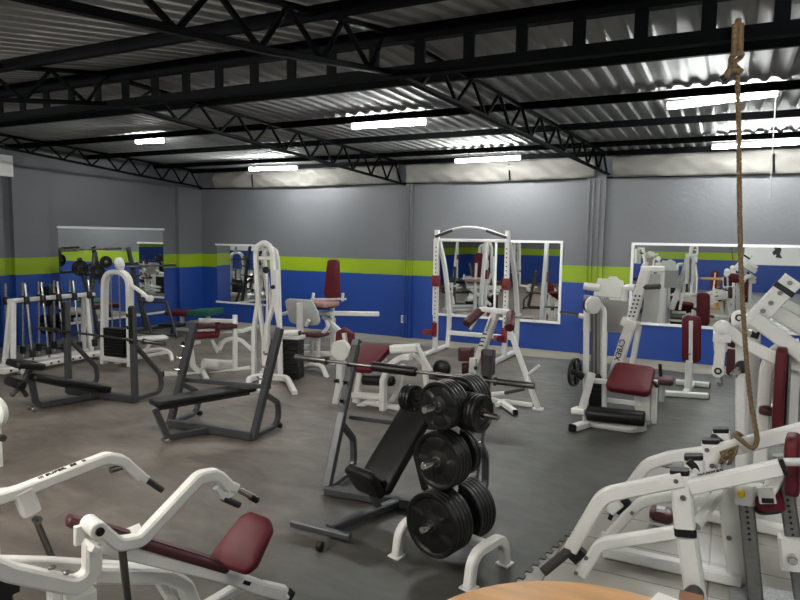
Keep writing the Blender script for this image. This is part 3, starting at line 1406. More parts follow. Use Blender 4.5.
# seat with arched base to the right
q = G(152, 358)
sd = hor(G(172, 360)-G(138, 363))
p = P('seat', 'white2', t)
s0 = V(152, 338, G(138, 363), G(172, 360))
p.pad(s0, sd*.24, side(sd)*.15, .05, .06)
p.done()
p = P('seat_frame', 'white', t)
p.bar([V(134, 352, G(138, 363), G(172, 360)), V(160, 349, G(138, 363), G(172, 360)), V(171, 352, G(138, 363), G(172, 360)), G(172, 361, .01)], .06, .05, r=.12)
p.bar([s0-Z1*.03, V(145, 352, G(138, 363), G(172, 360))], .06, .06)
p.bar([V(139, 357, G(138, 363), G(172, 360)), V(168, 352, G(138, 363), G(172, 360))], .05, .05)
p.done()

# dark squat rack with pegs and plates by the left wall
A_, B_ = vec(-11.2, 8.35, 0), vec(-11.2, 10.6, 0)
t = thing('squat_rack', 'dark grey rack with slanted peg uprights in front of left wall mirror', 'rack', (A_+B_)/2)
v = lambda x, y, o=0: WX(x, y, -11.2+o)
for k, (tp, bt_) in enumerate((((79, 258), (100, 345)), ((128, 247), (146, 335)), ((95, 252), (88, 345)))):
    p = P('upright', 'grey', t)
    a, b = v(*tp), v(*bt_)
    b = vec(b.x, b.y, .05)
    p.bar([b, a], .07, .08, n=X1)
    up = p.done()
    for f in (.35, .5, .65, .8):
        if k == 2:
            continue
        p = P('peg', 'bar', up)
        q = b.lerp(a, f)
        p.rod([q, q+vec(.16, .02, .03)], .022)
        p.done()
p = P('base_beam', 'grey', t)
p.bar([v(82, 350)*1, v(150, 335)], .08, .07) if 0 else p.bar([vec(-11.2, 8.6, .04), vec(-11.2, 10.9, .04)], .08, .07)
p.done()
p = P('cross_bar', 'grey', t)
p.bar([v(82, 275), v(130, 273)], .06, .05)
p.done()
barbell(v(59, 250.5, .1), v(121, 248.5, .1), 'barbell on top of the dark rack by the left wall mirror', .36)
barbell(v(126, 267, .12), v(176, 265, .12), 'barbell end reaching across the right edge of left wall mirror', .36)
for i, (x, y, kk) in enumerate(((80, 268, 'light'), (97, 272, 'light'), (106, 262, 'small'), (86, 300, 'small'))):
    put_plate(kk, v(x, y, .13), vec(1, -.35, 0), ['left plate on dark rack by the left mirror', 'middle plate on dark rack by the left mirror', 'small right plate on dark rack by the left mirror', 'lowest plate on dark rack by the left mirror'][i], 'plates on the rack by the left mirror')

# far grey frame with low black pad (by left mirror)
A_, B_ = G(148, 334), G(174, 336)
t = thing('abdominal_bench', 'grey tubular abdominal bench with black pad under left wall mirror', 'weight bench', (A_+B_)/2)
p = P('frame', 'grey', t)
xd = hor(B_-A_)
p.bar([G(177, 337, .03), V(166, 302, A_, B_), V(141, 302, A_, B_), V(152, 334, A_, B_)], .05, .06, r=.08)
p.done()
p = P('floor_beam', 'grey', t)
p.bar([V(136, 333, A_, B_), V(182, 337, A_, B_)+Z1*.0], .06, .06)
p.done()
p = P('pad', 'vinyl', t)
q = V(172, 325, A_, B_)
p.pad(q, xd*.25, side(xd)*.16, .06, .05)
p.done()
p = P('pad_post', 'grey', t)
p.bar([q-Z1*.02, vec(q.x, q.y, .04)], .05, .05, n=xd)
p.done()
# wall bar rail reflected under left mirror
# far maroon bench with green pad
A_, B_ = G(178, 331), G(218, 333)
t = thing('padded_bench', 'low bench with maroon left pad and green right pad near corner', 'bench', (A_+B_)/2)
xd = hor(B_-A_)
q0, q1, q2 = V(171, 312, A_, B_), V(193, 313, A_, B_), V(218, 312, A_, B_)
p = P('maroon_pad', 'maroon', t)
p.pad((q0+q1)/2, (q1-q0)/2, side(xd)*.28, .10, .04)
p.done()
p = P('green_pad', 'green', t)
p.pad((q1+q2)/2+Z1*.01, (q2-q1)/2, side(xd)*.30, .13, .05)
p.done()
for x in (182, 208):
    p = P('leg', 'white', t)
    q = V(x, 316, A_, B_)
    p.bar([vec(q.x, q.y, .02), q], .08, .08, n=xd)
    p.done()
p = P('floor_beam', 'white', t)
p.bar([vec(*q0.to_2d(), .04), vec(*q2.to_2d(), .04)], .08, .06)
p.done()

# ============================================================ E white seated machine with foot roller
A_, B_ = G(165, 376), G(236, 371)
A_, B_ = vec(-7.20, 6.95, 0), vec(-6.40, 7.35, 0)
A_ = G(165, 376)
B_ = G(250, 369)
Y_ = (A_.y+B_.y)/2
t = thing('seated_row_machine', 'white seated machine with small maroon pads and white floor roller', 'exercise machine', (A_+B_)/2)
v = lambda x, y, o=0: V(x, y, A_+side(B_-A_)*o, B_+side(B_-A_)*o)
xd = hor(B_-A_)
sd = side(xd)
p = P('base_beam', 'white', t)
p.bar([v(164, 374), v(207, 375), v(250, 368)], .075, .07, r=.02, n=sd)
p.done()
p = P('front_foot', 'white', t)
p.bar([G(207, 380, .03), G(206, 373, .03)+sd*.3], .07, .055)
p.done()
caps(t, [(v(164, 374), -xd)], r=.040)
p = P('seat_post', 'white', t)
p.bar([v(203, 375), v(193, 366), v(190, 345)], .075, .08, r=.1, n=sd)
p.done()
p = P('seat_bracket', 'white2', t)
p.bar([v(184, 344), v(200, 341)], .10, .07, n=sd)
p.done()
p = P('adjust_knob', 'black', t)
q = v(183, 343, -.08)
p.roll(q, q-sd*.05, .03)
p.done()
p = P('seat', 'maroon', t)
p.pad(v(204, 335), xd*.20, sd*.16, .075, .05)
p.done()
p = P('chest_pad', 'maroond', t)
p.pad(v(206, 326, .1), xd*.18, sd*.12, .06, .04)
p.done()
p = P('thigh_pad', 'maroond', t)
p.pad(v(226, 326, .05), xd*.16, sd*.12, .07, .04)
p.done()
p = P('pad_post', 'maroon', t)
p.bar([v(217.5, 335), v(217.5, 322)], .08, .06, n=sd)
p.done()
p = P('top_bar', 'white2', t)
p.bar([v(199, 320), v(235, 321)], .07, .055, n=sd)
p.done()
caps(t, [(v(235, 321), xd)], r=.034)
p = P('upright', 'white', t)
p.bar([v(235, 370), v(235, 315)], .07, .07, n=sd)
p.done()
p = P('curved_frame', 'white', t)
p.bar([v(219, 350), v(223, 341), v(232, 338), v(241, 340), v(252, 350)], .07, .06, r=.12, n=sd)
p.done()
p = P('curved_beam', 'white', t)
p.bar([v(205, 332, .1), v(224, 331, .1), v(243, 331, .1), v(258, 326, .1)], .07, .055, r=.1, n=sd)
p.done()
p = P('link_frame', 'white', t)
p.bar([v(212, 340, .05), v(217, 350, .05), v(222, 341, .05)], .06, .05, n=sd)
p.done()
p = P('foot_roller', 'white2', t)
p.roll(v(203, 364, .0), v(234, 366, .15), .085, .02)
p.done()

# ============================================================ F twin arch cable column
A_, B_ = G(245, 388), G(296, 394)
A_, B_ = G(252, 380), G(290, 383)
xd = hor(B_-A_)
ax = vec(-xd.y, xd.x, 0)
v = lambda x, y, o=0: V(x, y, A_+ax*o, B_+ax*o)
t = thing('tall_cable_tower', 'tall white cable tower of twin rounded arches with black stack', 'exercise machine', (A_+B_)/2)
p = P('front_arch', 'white', t)
arch = [v(262, 374), v(263.5, 320), v(257.5, 300), v(256, 256), v(258, 247), v(264, 242.5), v(270, 247), v(273.5, 258), v(277.5, 300), v(279.5, 330), v(281, 374)]
arch = [v(254, 374), v(254, 330), v(258.5, 300), v(256, 260)] + [v(256, 253), v(258.5, 245.5), v(264, 242), v(269.5, 245.5), v(272.5, 253)] + [v(274.5, 300), v(267, 325), v(266, 374)]
p.bar(arch, .075, .06, r=.05, n=ax)
p.done()
p = P('rear_arch', 'white', t)
p.bar([v(268, 376, .22), v(267.5, 330, .22), v(269, 300, .22), v(264, 260, .22), v(265, 251, .22), v(270, 247, .22), v(275.5, 251, .22), v(277.5, 262, .22), v(279, 310, .22), v(281, 376, .22)], .075, .06, r=.06, n=ax)
p.done()
p = P('cross_plate', 'white2', t)
p.bar([v(259, 258, .05), v(271, 258, .05)], .07, .05, n=ax)
p.bar([v(263, 245, .0), v(272, 249, .22)], .06, .05)
p.done()
p = P('splayed_leg', 'white', t)
p.bar([v(256.5, 285), v(261, 318), v(264, 340), v(264, 374)], .06, .05, r=.1, n=ax)
p.done()
p = P('splayed_leg', 'white', t)
p.bar([v(275.5, 270), v(276, 304), v(279.5, 325), v(280.5, 374)], .07, .06, r=.1, n=ax)
p.done()
for x in (262.5, 268):
    p = P('cable', 'chrome', t)
    p.rod([v(x, 260, .1), v(x+1, 350, .1)], .007)
    p.done()
p = P('pulley', 'black', t)
q = v(266, 270, .1)
p.roll(q-ax*.02, q+ax*.02, .05)
p.done()
p = P('pulley', 'black', t)
q = v(273, 287, -.05)
p.roll(q-ax*.02, q+ax*.02, .03)
p.done()
p = P('base_arch', 'white', t)
p.bar([G(248, 388, .01), v(249, 375), v(287, 378), G(295, 394, .01)], .085, .07, r=.18)
p.done()
p = P('rear_base_arch', 'white', t)
p.bar([G(262, 391, .01)-ax*.05, v(262, 379, -.05), v(262, 374, .35), vec(*(v(262, 374, .45)).to_2d(), .01)], .07, .06, r=.1)
p.done()
p = P('side_grip', 'white', t)
q = v(284, 333, .1)
p.rod([q, v(299, 333, .1)], .045)
p.done()
caps(t, [(v(299, 333, .1), xd)], r=.03)
p = P('weight_stack', 'iron', t)
q = v(291, 373, .2)
a, b = v(284, 357, .25), v(300, 390, .25)
cx = v(291.5, 372, .25)
for i in range(8):
    zz = .06+i*.07
    p.box(vec(cx.x, cx.y, zz), xd*.155, ax*.10, Z1*.032)
p.done()
p = P('stack_lid', 'white2', t)
p.box(vec(cx.x, cx.y, .63), xd*.17, ax*.12, Z1*.02)
p.done()
FTOWER = t

# ============================================================ G white machine with tall maroon backrest
Y_ = 8.8
v = lambda x, y, o=0: W(x, y, Y_+o)
t = thing('shoulder_press_machine', 'white machine with tall maroon backrest and grey curved shield', 'exercise machine', vec(-5.7, 8.8, 0))
p = P('backrest', 'maroon', t)
p.quadpad([v(324, 298), v(340, 298), v(339, 259.5), v(328, 259.5)], .07, .06)
p.done()
p = P('backrest_post', 'white', t)
p.bar([v(332, 330, .06), v(333.5, 275, .06)], .06, .06, n=Y1)
p.done()
p = P('seat', 'pinkv', t)
a = v(327, 303)
p.pad(a+Y1*-.12, X1*.20+Z1*.0, Y1*.22, .08, .06)
p.done()
p = P('seat_underside', 'black', t)
p.pad(a+Y1*-.12-Z1*.05, X1*.17, Y1*.19, .03, .05)
p.done()
for x0, x1 in ((312.5, 313.5), (342.5, 343)):
    p = P('hand_grip', 'white2', t)
    p.bar([v(x0, 301), v(x1, 293)], .04, .04, n=Y1)
    p.done()
p = P('hand_grip_bar', 'white2', t)
p.bar([v(311, 299), v(346, 299)], .03, .03, n=Y1)
p.done()
p = P('long_beam', 'white', t)
p.bar([v(318, 313), v(378, 314)], .09, .07, n=Y1)
p.done()
p = P('diagonal_strut', 'white', t)
p.bar([v(323, 316), v(352, 342)], .07, .07, n=Y1)
p.done()
p = P('shield', 'pale', t)
q = [v(285, 300, -.5), v(290, 298.5, -.5), v(312, 300, -.5), v(318, 312, -.5), v(321, 325, -.5), v(302, 326, -.5), v(290, 322, -.5)]
p.poly(fillet(q, .07, closed=True), Y1, .04, .01)
p.done()
p = P('shield_post', 'white', t)
p.bar([v(300, 368, -.54), v(300, 303, -.54)], .10, .08, n=Y1)
p.done()
p = P('second_seat', 'maroond', t)
p.pad(v(315, 334, -.5), X1*.18, Y1*.17, .06, .05)
p.done()
p = P('seat_arm', 'white2', t)
p.rod([v(327, 320, -.5), v(328, 327, -.5), v(322, 334, -.5), v(308, 335, -.5)], .028, fr=.06)
p.rod([v(306, 326, -.6), v(309, 320, -.6)], .028)
p.done()
for x in (312, 318.5):
    p = P('seat_leg', 'white', t)
    p.bar([v(x, 337, -.5), v(x-.3, 366, -.5)], .05, .05, n=Y1)
    p.done()
for z_, (x0, x1) in ((346, (281, 312)), (353, (283, 345))):
    p = P('base_beam', 'white', t)
    p.bar([v(x0, z_, -.3), v(x1, z_+1, -.3)], .08, .07, n=Y1)
    p.done()
p = P('arched_leg', 'white', t)
p.bar([v(299, 368, -.54), v(312, 365, -.54), v(322, 366, -.6), v(329, 382, -.75)], .07, .055, r=.14)
p.done()
p = P('arched_leg', 'white', t)
p.bar([v(345, 352, .0), v(355, 345, .0), v(362, 352, .0), vec(*v(363, 360).to_2d(), .02)], .06, .05, r=.12)
p.done()
p = P('rear_leg', 'white', t)
p.bar([v(333, 318, .06), vec(*v(333, 340, .06).to_2d(), .02)], .07, .07, n=Y1)
p.done()
p = P('arm_roll', 'white2', t)
p.rod([v(283, 314, -.3), v(290, 312, -.3)], .03)
p.done()

# ============================================================ H leg machine with maroon seat
A_, B_ = G(345, 405), G(420, 405)
A_ = vec(-4.05, 6.95, 0)
B_ = vec(-3.25, 6.95, 0)
v = lambda x, y, o=0: W(x, y, 6.95+o)
t = thing('leg_extension_machine', 'white leg machine with wide maroon seat behind incline bench', 'exercise machine', vec(-3.8, 6.95, 0))
p = P('headrest', 'maroon', t)
p.quadpad([v(335, 350), v(355, 352), v(354, 333), v(345, 327), v(337, 331)], .06, .04)
p.done()
p = P('headrest_bracket', 'white2', t)
p.bar([v(344.5, 333, -.05), v(347, 350, -.05)], .07, .05, n=Y1)
p.done()
p = P('round_housing', 'white2', t)
p.lathe(v(343, 350, -.1), -Y1, [(0, 0), (0, .12), (.01, .13), (.07, .13), (.08, .12), (.08, 0)], 26)
p.done()
p = P('seat', 'maroon', t)
hp = lambda x, y: PLN(x, y, v(370, 360), (-.15, -.5, .85))
p.quadpad([hp(355, 371), hp(370, 372), hp(392, 348), hp(360, 344)], .08, .05)
p.done()
p = P('seat_rail', 'white', t)
p.bar([v(360, 372, -.05), v(386, 358, .1)], .07, .06)
p.done()
p = P('front_leg', 'white', t)
p.bar([v(341, 358, -.1), v(340, 385, -.1), v(336, 405, -.1)], .09, .09, r=.05, n=Y1)
p.done()
p = P('leg_cap', 'black', t)
p.bar([v(337, 379, -.16), v(337, 382, -.16)], .09, .05, n=Y1)
p.done()
p = P('second_leg', 'white', t)
p.bar([v(361, 372, 0), v(356, 402, 0)], .09, .08, n=Y1)
p.done()
p = P('base_beam', 'white', t)
p.bar([v(353, 395, -.05), v(383, 397, -.05)], .08, .07, n=Y1)
p.bar([v(352, 409, -.05), v(368, 402, -.05), v(400, 408, 0)], .08, .05, r=.05)
p.done()
p = P('arch_frame', 'white', t)
p.bar([v(383, 410, -.1), v(383.5, 380, -.1), v(390, 365, -.1), v(402, 357, -.1), v(411, 357, -.1)], .10, .07, r=.15, n=Y1)
p.done()
p = P('arch_frame', 'white', t)
p.bar([v(388, 408, .25), v(398, 392, .25), v(403, 365, .25)], .08, .07, r=.1, n=Y1)
p.done()
p = P('top_housing', 'white', t)
p.bar([v(392, 349, .1), v(418, 348, .1)], .13, .10, n=Y1)
p.done()
p = P('strut', 'white', t)
p.bar([v(413, 353, .1), v(430, 370, .1)], .05, .05, n=Y1)
p.bar([v(418, 347, .1), v(425, 361, .1), v(431, 371, .1)], .05, .045, n=Y1)
p.done()
p = P('rear_leg', 'white', t)
p.bar([v(424, 362, .1), v(428, 400, .1)], .06, .06, n=Y1)
p.done()
p = P('leg_roller', 'vinyl', t)
p.roll(v(363, 380, 0), v(394, 381, 0), .065)
p.done()
HMACH = t

# small black round weight on a black base beside it
c = W(442, 371, 7.3)
t = thing('round_weight', 'small black round weight standing on black base beyond the barbell', 'weight', c)
p = P('disc', 'iron', t)
p.lathe(c+Y1*.05+Z1*.03, -Y1, [(0, 0), (0, .075), (.03, .11), (.08, .11), (.11, .075), (.11, 0)], 28)
p.done()
p = P('base', 'iron', t)
p.pad(c-Z1*.08, X1*.17, Y1*.12, .03, .04)
p.bar([c-Z1*.1, vec(c.x, c.y, .02)], .12, .12, n=X1)
p.done()

# ============================================================ I power rack
yr = 10.85
v = lambda x, y, o=0: W(x, y, yr+o)
xl, xr_ = W(436, 300, yr).x, W(506, 300, yr).x
t = thing('power_rack', 'tall white power rack with curved pull-up bar and dark red hooks', 'power rack', vec((xl+xr_)/2, yr, 0))
ztop = 2.24
for x, sg in ((xl, -1), (xr_, 1)):
    p = P('upright', 'white', t)
    p.bar([vec(x, yr, .05), vec(x, yr, ztop)], .085, .085, n=X1)
    up = p.done()
    p = P('adjustment_holes', 'black', up)
    for i in range(22):
        z = .35+i*.075
        p.lathe(vec(x, yr-.0425, z), -Y1, [(0, 0), (0, .013), (.003, .013), (.003, 0)], 8)
    p.done()
    p = P('base_runner', 'white', t)
    p.bar([vec(x, yr-.55, .04), vec(x, yr+.55, .04)], .085, .07)
    p.done()
    p = P('curved_brace', 'white', t)
    p.bar(curve3([vec(x+.02, yr+.03, 2.05), vec(x+.05, yr+.24, 1.6), vec(x+.07, yr+.42, .95), vec(x+.07, yr+.48, .45), vec(x+.07, yr+.42, .04)], 5), .08, .07, n=X1)
    p.done()
    p = P('hook', 'redst', up)
    p.abox(x-.055, x+.055, yr-.07, yr+.055, 1.22, 1.42)
    p.rod([vec(x, yr-.07, 1.27), vec(x-.02, yr-.16, 1.27), vec(x-.02, yr-.16, 1.34)], .018)
    p.done()
    p = P('safety_arm', 'redst', t)
    p.bar([vec(x-.04, yr-.02, .37), vec(x-.04, yr-.42, .43)], .06, .10)
    p.bar([vec(x, yr-.055, .30), vec(x, yr-.055, .56)], .10, .02, n=X1)
    p.done()
p = P('pull_up_bar', 'white', t)
pu = [vec(xl, yr-.06, 2.13), vec(xl+.35, yr-.12, 2.25), vec((xl+xr_)/2, yr-.14, 2.29), vec(xr_-.35, yr-.12, 2.25), vec(xr_, yr-.06, 2.13)]
p.rod(curve3(pu, 6), .022)
p.done()
for a, b in ((0, 1), (4, 3)):
    p = P('bar_grip', 'grip', t)
    p.rod([pu[a]-Y1*.02-Z1*.01, pu[b]-Y1*.01-Z1*.015], .026)
    p.done()
p = P('rear_cross_bar', 'white', t)
p.bar([vec(xl+.07, yr+.44, .32), vec(xr_+.07, yr+.44, .32)], .06, .08)
p.done()
p = P('top_rear_bar', 'white', t)
p.bar([vec(xl, yr+.02, 2.06), vec(xr_, yr+.02, 2.06)], .05, .05)
p.done()
p = P('plate_peg', 'bar', t)
p.rod([vec(xr_+.06, yr+.3, .72), vec(xr_+.42, yr+.3, .72)], .022)
p.done()

RACK = t

# ============================================================ J plate loaded machine in front of rack
v = lambda x, y, o=0: W(x, y, 7.95+o)
t = thing('standing_calf_machine', 'white A-frame machine with maroon shoulder rolls in front of power rack', 'exercise machine', vec(-2.5, 7.95, 0))
p = P('column', 'white', t)
p.bar([v(474, 372), v(496, 312)], .14, .09, n=(-.1, -1, .0))
p.done()
p = P('column_slot', 'chrome', t)
p.bar([v(487, 331, -.075), v(491.5, 318, -.075)], .05, .015, n=Y1)
p.done()
p = P('column_holes', 'black', t)
for i in range(4):
    q = v(484.8-i*.0-1.3*i, 334+3.8*i, -.072)
    p.box(q, X1*.03, Y1*.006, Z1*.008)
p.done()
p = P('cross_bar', 'white', t)
p.bar([v(480, 309), v(510, 312)], .08, .06, n=Y1)
p.done()
for nm, (a, b) in (('shoulder_roll', (v(466, 324, -.25), v(482, 309, .05))), ('shoulder_roll', (v(511, 313, .02), v(509.5, 328, -.3)))):
    p = P(nm, 'maroond', t)
    p.roll(a, b, .06, .015)
    p.done()
p = P('side_bracket', 'white2', t)
p.bar([v(470, 330, -.1), v(480, 313, -.02)], .03, .03)
p.done()
p = P('right_leg', 'white', t)
a, b = v(508, 325, -.05), G(538, 408, .02)
p.bar([a, b], .065, .055)
p.done()
p = P('foot_plate', 'white', t)
p.box(b-Z1*.01, X1*.06, Y1*.05, Z1*.01)
p.done()
p = P('foot_bar', 'white', t)
p.bar([G(497, 405, .05), G(503, 401, .05), G(532, 405, .04)], .05, .05, r=.04)
p.done()
p = P('foot_tube', 'white', t)
p.bar([G(503, 403, .05), G(515, 412, .04)], .07, .06)
p.bar([G(461, 390, .05), G(503, 403, .05)], .06, .06)
p.done()
caps(t, [(G(515, 412, .04), G(515, 412)-G(503, 403))], r=.03)
p = P('plate_peg', 'white2', t)
q = a.lerp(b, .62)
p.rod([q, q+vec(.16, .0, .15)], .018)
p.done()
p = P('lever', 'white', t)
p.rod([v(492, 394, -.1), v(505, 393, -.15)], .025)
p.done()
p = P('lever_grip', 'grip', t)
p.rod([v(505, 393, -.15), v(524, 389, -.2)], .022)
p.done()
p = P('thigh_pad', 'maroond', t)
a = v(466, 354)
p.quadpad([v(459, 361), v(473, 361), v(474, 347), v(459, 347)], .1, .02)
p.done()
p = P('thigh_pad', 'maroond', t)
p.quadpad([v(482, 375, -.1), v(494, 375, -.1), v(495, 350, -.1), v(482, 349, -.1)], .11, .02)
p.done()
p = P('lower_pad', 'maroond', t)
p.quadpad([v(462, 374), v(468, 374), v(469, 363), v(462, 363)], .07, .02)
p.done()
p = P('pad_bracket', 'white2', t)
p.bar([v(473, 374, -.05), v(474, 358, -.05)], .10, .10, n=Y1)
p.bar([v(466, 354, .06), v(490, 356, .04)], .05, .05, n=Y1)
p.done()
p = P('bracket_hole', 'black', t)
q = v(475.5, 368, -.105)
p.box(q, X1*.022, Y1*.004, Z1*.022)
p.done()
p = P('rear_post', 'white', t)
p.bar([v(476, 366, .05), vec(*v(474, 380, .05).to_2d(), .02)], .09, .09, n=X1)
p.done()

# ============================================================ M leg curl machine (centre right)
v = lambda x, y, o=0: W(x, y, 7.75+o)
t = thing('leg_curl_machine', 'white leg curl machine with maroon seat, black roller and sloping column', 'exercise machine', vec(-1.1, 7.75, 0))
p = P('tower_arch', 'white', t)
a0, a1 = v(585, 424, -.1), v(602, 415, .3)
a0.z = a1.z = .02
p.bar([v(585.5, 421, -.12), v(586.5, 312, -.12), v(589.5, 304, -.12), v(599, 304, -.02), v(603.5, 310, -.02), v(603.5, 412, -.02)], .17, .055, r=.10)
p.done()
p = P('tower_panel', 'pale', t)
p.bar([v(598.5, 405, .1), v(598.5, 311, .1)], .17, .02, n=X1)
p.done()
for x in (592, 596):
    p = P('guide_rod', 'bar', t)
    p.rod([v(x, 412, .0), v(x, 308, .0)], .01)
    p.done()
p = P('weight_stack', 'iron', t)
c = v(594, 398, .0)
for i in range(8):
    p.box(vec(c.x, c.y, .15+i*.05), X1*.12, Y1*.07, Z1*.023)
p.done()
p = P('tower_pulley', 'white2', t)
q = v(592.5, 305, -.28)
nn = vec(.75, -.65, 0).normalized()
p.lathe(q-nn*.02, nn, [(0, 0), (0, .09), (.01, .10), (.045, .10), (.055, .09), (.055, 0)], 28)
p.done()
p = P('pulley_rim', 'black', t)
p.lathe(q-nn*.05, nn, [(0, 0), (0, .095), (.028, .095), (.028, 0)], 28)
p.done()
p = P('side_lever', 'white2', t)
p.rod([v(586, 317, -.1), v(579, 315.5, -.1)], .03)
p.done()
p = P('lever_grip', 'bar', t)
p.rod([v(580, 315.8, -.1), v(560, 312, -.1)], .018)
p.done()
p = P('flywheel', 'black', t)
nn = vec(.97, -.21, 0).normalized()
q = v(573.5, 372, -.3)
prof = [(0, .145), (0, .165), (.03, .165), (.03, .145), (0, .145)]
p.lathe(q, nn, prof, 32)
uu = nn.cross(Z1)
for i in range(3):
    a = i*PI/3+.3
    dd = uu*math.cos(a)+Z1*math.sin(a)
    p.bar([q+nn*.015-dd*.15, q+nn*.015+dd*.15], .035, .02)
p.lathe(q-nn*.01, nn, [(0, 0), (0, .045), (.05, .045), (.05, 0)], 20)
p.done()
p = P('flywheel_hub', 'black', t)
p.roll(q, v(583, 377, -.25), .045, .01)
p.done()
p = P('press_arm', 'white', t)
p.bar([v(592, 373, -.3), v(582, 409, -.35)], .08, .07)
p.done()
p = P('arm_cross_bar', 'white', t)
p.bar([v(590, 380, -.2), v(607, 382, -.2)], .06, .055, n=Y1)
p.done()
p = P('roller_bracket', 'white', t)
p.bar([v(574, 410, -.3), v(587, 411, -.35)], .14, .07, n=Y1)
p.done()
p = P('leg_roller', 'vinyl', t)
p.roll(v(587, 413, -.4), v(645, 419, -.4), .085, .02)
p.done()
p = P('front_base', 'white', t)
p.bar([v(586, 425, -.33), v(630, 431, -.35), v(645, 425, -.25)], .12, .07, r=.05)
p.done()
p = P('side_foot', 'white', t)
p.bar([G(573, 428, .04), G(586, 424, .04)], .10, .07)
p.done()
caps(t, [(G(573, 428, .04), G(573, 428)-G(586, 424))], r=.045)
p = P('seat', 'maroon', t)
p.quadpad([v(604, 389, -.30), v(650, 396, -.30), v(656, 369, .05), v(616, 363, .05)], .09, .07, crown=.012)
p.done()
p = P('seat_support', 'white', t)
p.bar([v(612, 385, .0), v(640, 388, .0)], .10, .05, n=Y1)
p.bar([v(607, 400, .05), v(640, 404, .05)], .06, .05, n=Y1)
p.done()
p = P('seat_side_lever', 'black', t)
p.roll(v(655, 383, -.1), v(657, 386, -.25), .025)
p.done()
p = P('rear_panel', 'white2', t)
p.poly([v(636, 421, .1), v(650, 420, .1), v(650, 385, .1), v(634, 392, .1)], Y1, .05)
p.done()
p = P('side_post', 'white', t)
p.bar([vec(*v(654, 415, .1).to_2d(), .02), v(655, 380, .1)], .06, .06, n=X1)
p.done()
p = P('lower_column', 'white', t)
p.bar([v(613, 378, .1), v(630, 326, .1)], .10, .125, n=(0, -1, .0))
p.done()
p = P('rear_column', 'white', t)
p.bar([v(630, 378, .15), v(639, 326, .15)], .10, .06, n=Y1)
p.done()
p = P('column_collar', 'white2', t)
p.bar([v(629, 327, .08), v(632, 320, .08)], .20, .20, n=Y1)
p.done()
p = P('upper_column', 'white', t)
p.bar([v(631, 322, .1), v(646, 270, .1)], .13, .11, n=Y1)
p.done()
p = P('column_holes', 'black', t)
c0, c1 = v(631.5, 316, .03), v(637.5, 296, .03)
d = (c1-c0).normalized()
for i in range(6):
    for sgn in (-1, 1):
        q = c0.lerp(c1, i/5)+X1*.022*sgn
        p.box(q, X1*.010, Y1*.004, d*.010)
p.done()
o = v(620.5, 338.5, .045)
d = (v(615.5, 355, .045)-o).normalized()
text_part('CYBEX', 'black', t, o, d, Y1.cross(d)*-1, .085)
p = P('head_frame', 'white2', t)
p.bar([v(641, 269, .1), v(664, 269, .15)], .10, .07, n=Y1)
p.done()
for s, (xa, xb) in ((-1, (648, 651)), (1, (660, 663))):
    p = P('head_side', 'white2', t)
    p.bar([v(xb-2, 270, .45), v(xb-4, 322, .45)], .08, .08, n=Y1)
    p.done()
p = P('head_cover', 'pale', t)
p.poly([v(648, 274, .35), v(661, 274, .35), v(657, 322, .35), v(641, 322, .35)], Y1, .03)
p.done()
p = P('left_handle', 'white', t)
p.rod([v(584, 286, .2), v(600, 288, .2)], .045)
p.done()
p = P('right_handle', 'white', t)
p.rod([v(624, 300, .2), v(625, 287.5, .15), v(636, 287.5, .1)], .04, fr=.05)
p.done()
p = P('right_handle_grip', 'grip', t)
p.rod([v(635, 287.5, .1), v(660, 286.5, .0)], .03)
p.done()
p = P('top_placard', 'white2', t)
q = [v(593, 297, .25), v(625, 299, .25), v(623, 281, .25), v(619, 279.5, .25), v(616, 276.5, .25), v(610, 276.5, .25), v(607, 279, .25), v(598, 278, .25)]
p.poly(q, Y1, .03)
p.done()
p = P('grey_placard', 'placard', t)
p.poly([v(584, 295, .22), v(629, 298, .22), v(626, 333, .22), v(583, 331, .22)], Y1, .03)
p.done()
p = P('placard_heading', 'white2', t)
p.poly([v(595, 296.5, .195), v(624, 298.2, .195), v(624, 300.6, .195), v(595, 299, .195)], Y1, .004)
p.done()
text_part('LEG CURL', 'black', t, v(596, 298.9, .18), X1, Z1, .035)
p = P('placard_post', 'white', t)
p.bar([v(605, 331, .3), vec(*v(605, 331, .3).to_2d(), .02)], .06, .06, n=X1)
p.done()
MMACH = t

# small maroon seat between M and N
q = W(663, 380, 9.0)
t = thing('low_step_seat', 'small low maroon seat with black upright handle beside the back pad bench', 'seat', vec(q.x, q.y, 0))
p = P('seat', 'maroond', t)
p.pad(q, X1*.13, Y1*.16, .08, .03)
p.done()
p = P('handle', 'black', t)
p.rod([q+vec(-.03, 0, .03), W(660, 364, 9.0)], .022)
p.done()
p = P('stand', 'white', t)
p.bar([vec(q.x, q.y, .01), q], .07, .07, n=X1)
p.done()

# ============================================================ N bench with maroon back pad
t = thing('utility_back_pad_bench', 'white adjustable stand with upright maroon back pad on H-shaped base', 'weight bench', vec(-.4, 9.9, 0))
v = lambda x, y, o=0: W(x, y, 9.9+o)
p = P('back_pad', 'maroon', t)
p.quadpad([v(681.5, 362), v(701, 363.5), v(701.5, 316), v(682, 315)], .09, .08)
p.done()
p = P('pad_bracket', 'white', t)
p.bar([v(690.5, 384, -.08), v(691, 321, -.08)], .13, .05, n=Y1)
p.done()
p = P('bolt', 'black', t)
q = v(691, 328, -.11)
p.lathe(q, -Y1, [(0, 0), (0, .012), (.006, .012), (.006, 0)], 10)
p.done()
p = P('pop_pin', 'chrome', t)
p.rod([v(690, 345, -.11), v(690, 355, -.13)], .02)
p.done()
f0, f1 = G(661, 393, .04), G(708, 396, .04)
r0, r1 = G(676, 382, .04), G(709, 385, .04)
p = P('front_bar', 'white', t)
p.bar([f0, f1], .09, .07)
p.done()
p = P('rear_bar', 'white', t)
p.bar([r0, r1], .09, .07)
p.done()
p = P('spine', 'white', t)
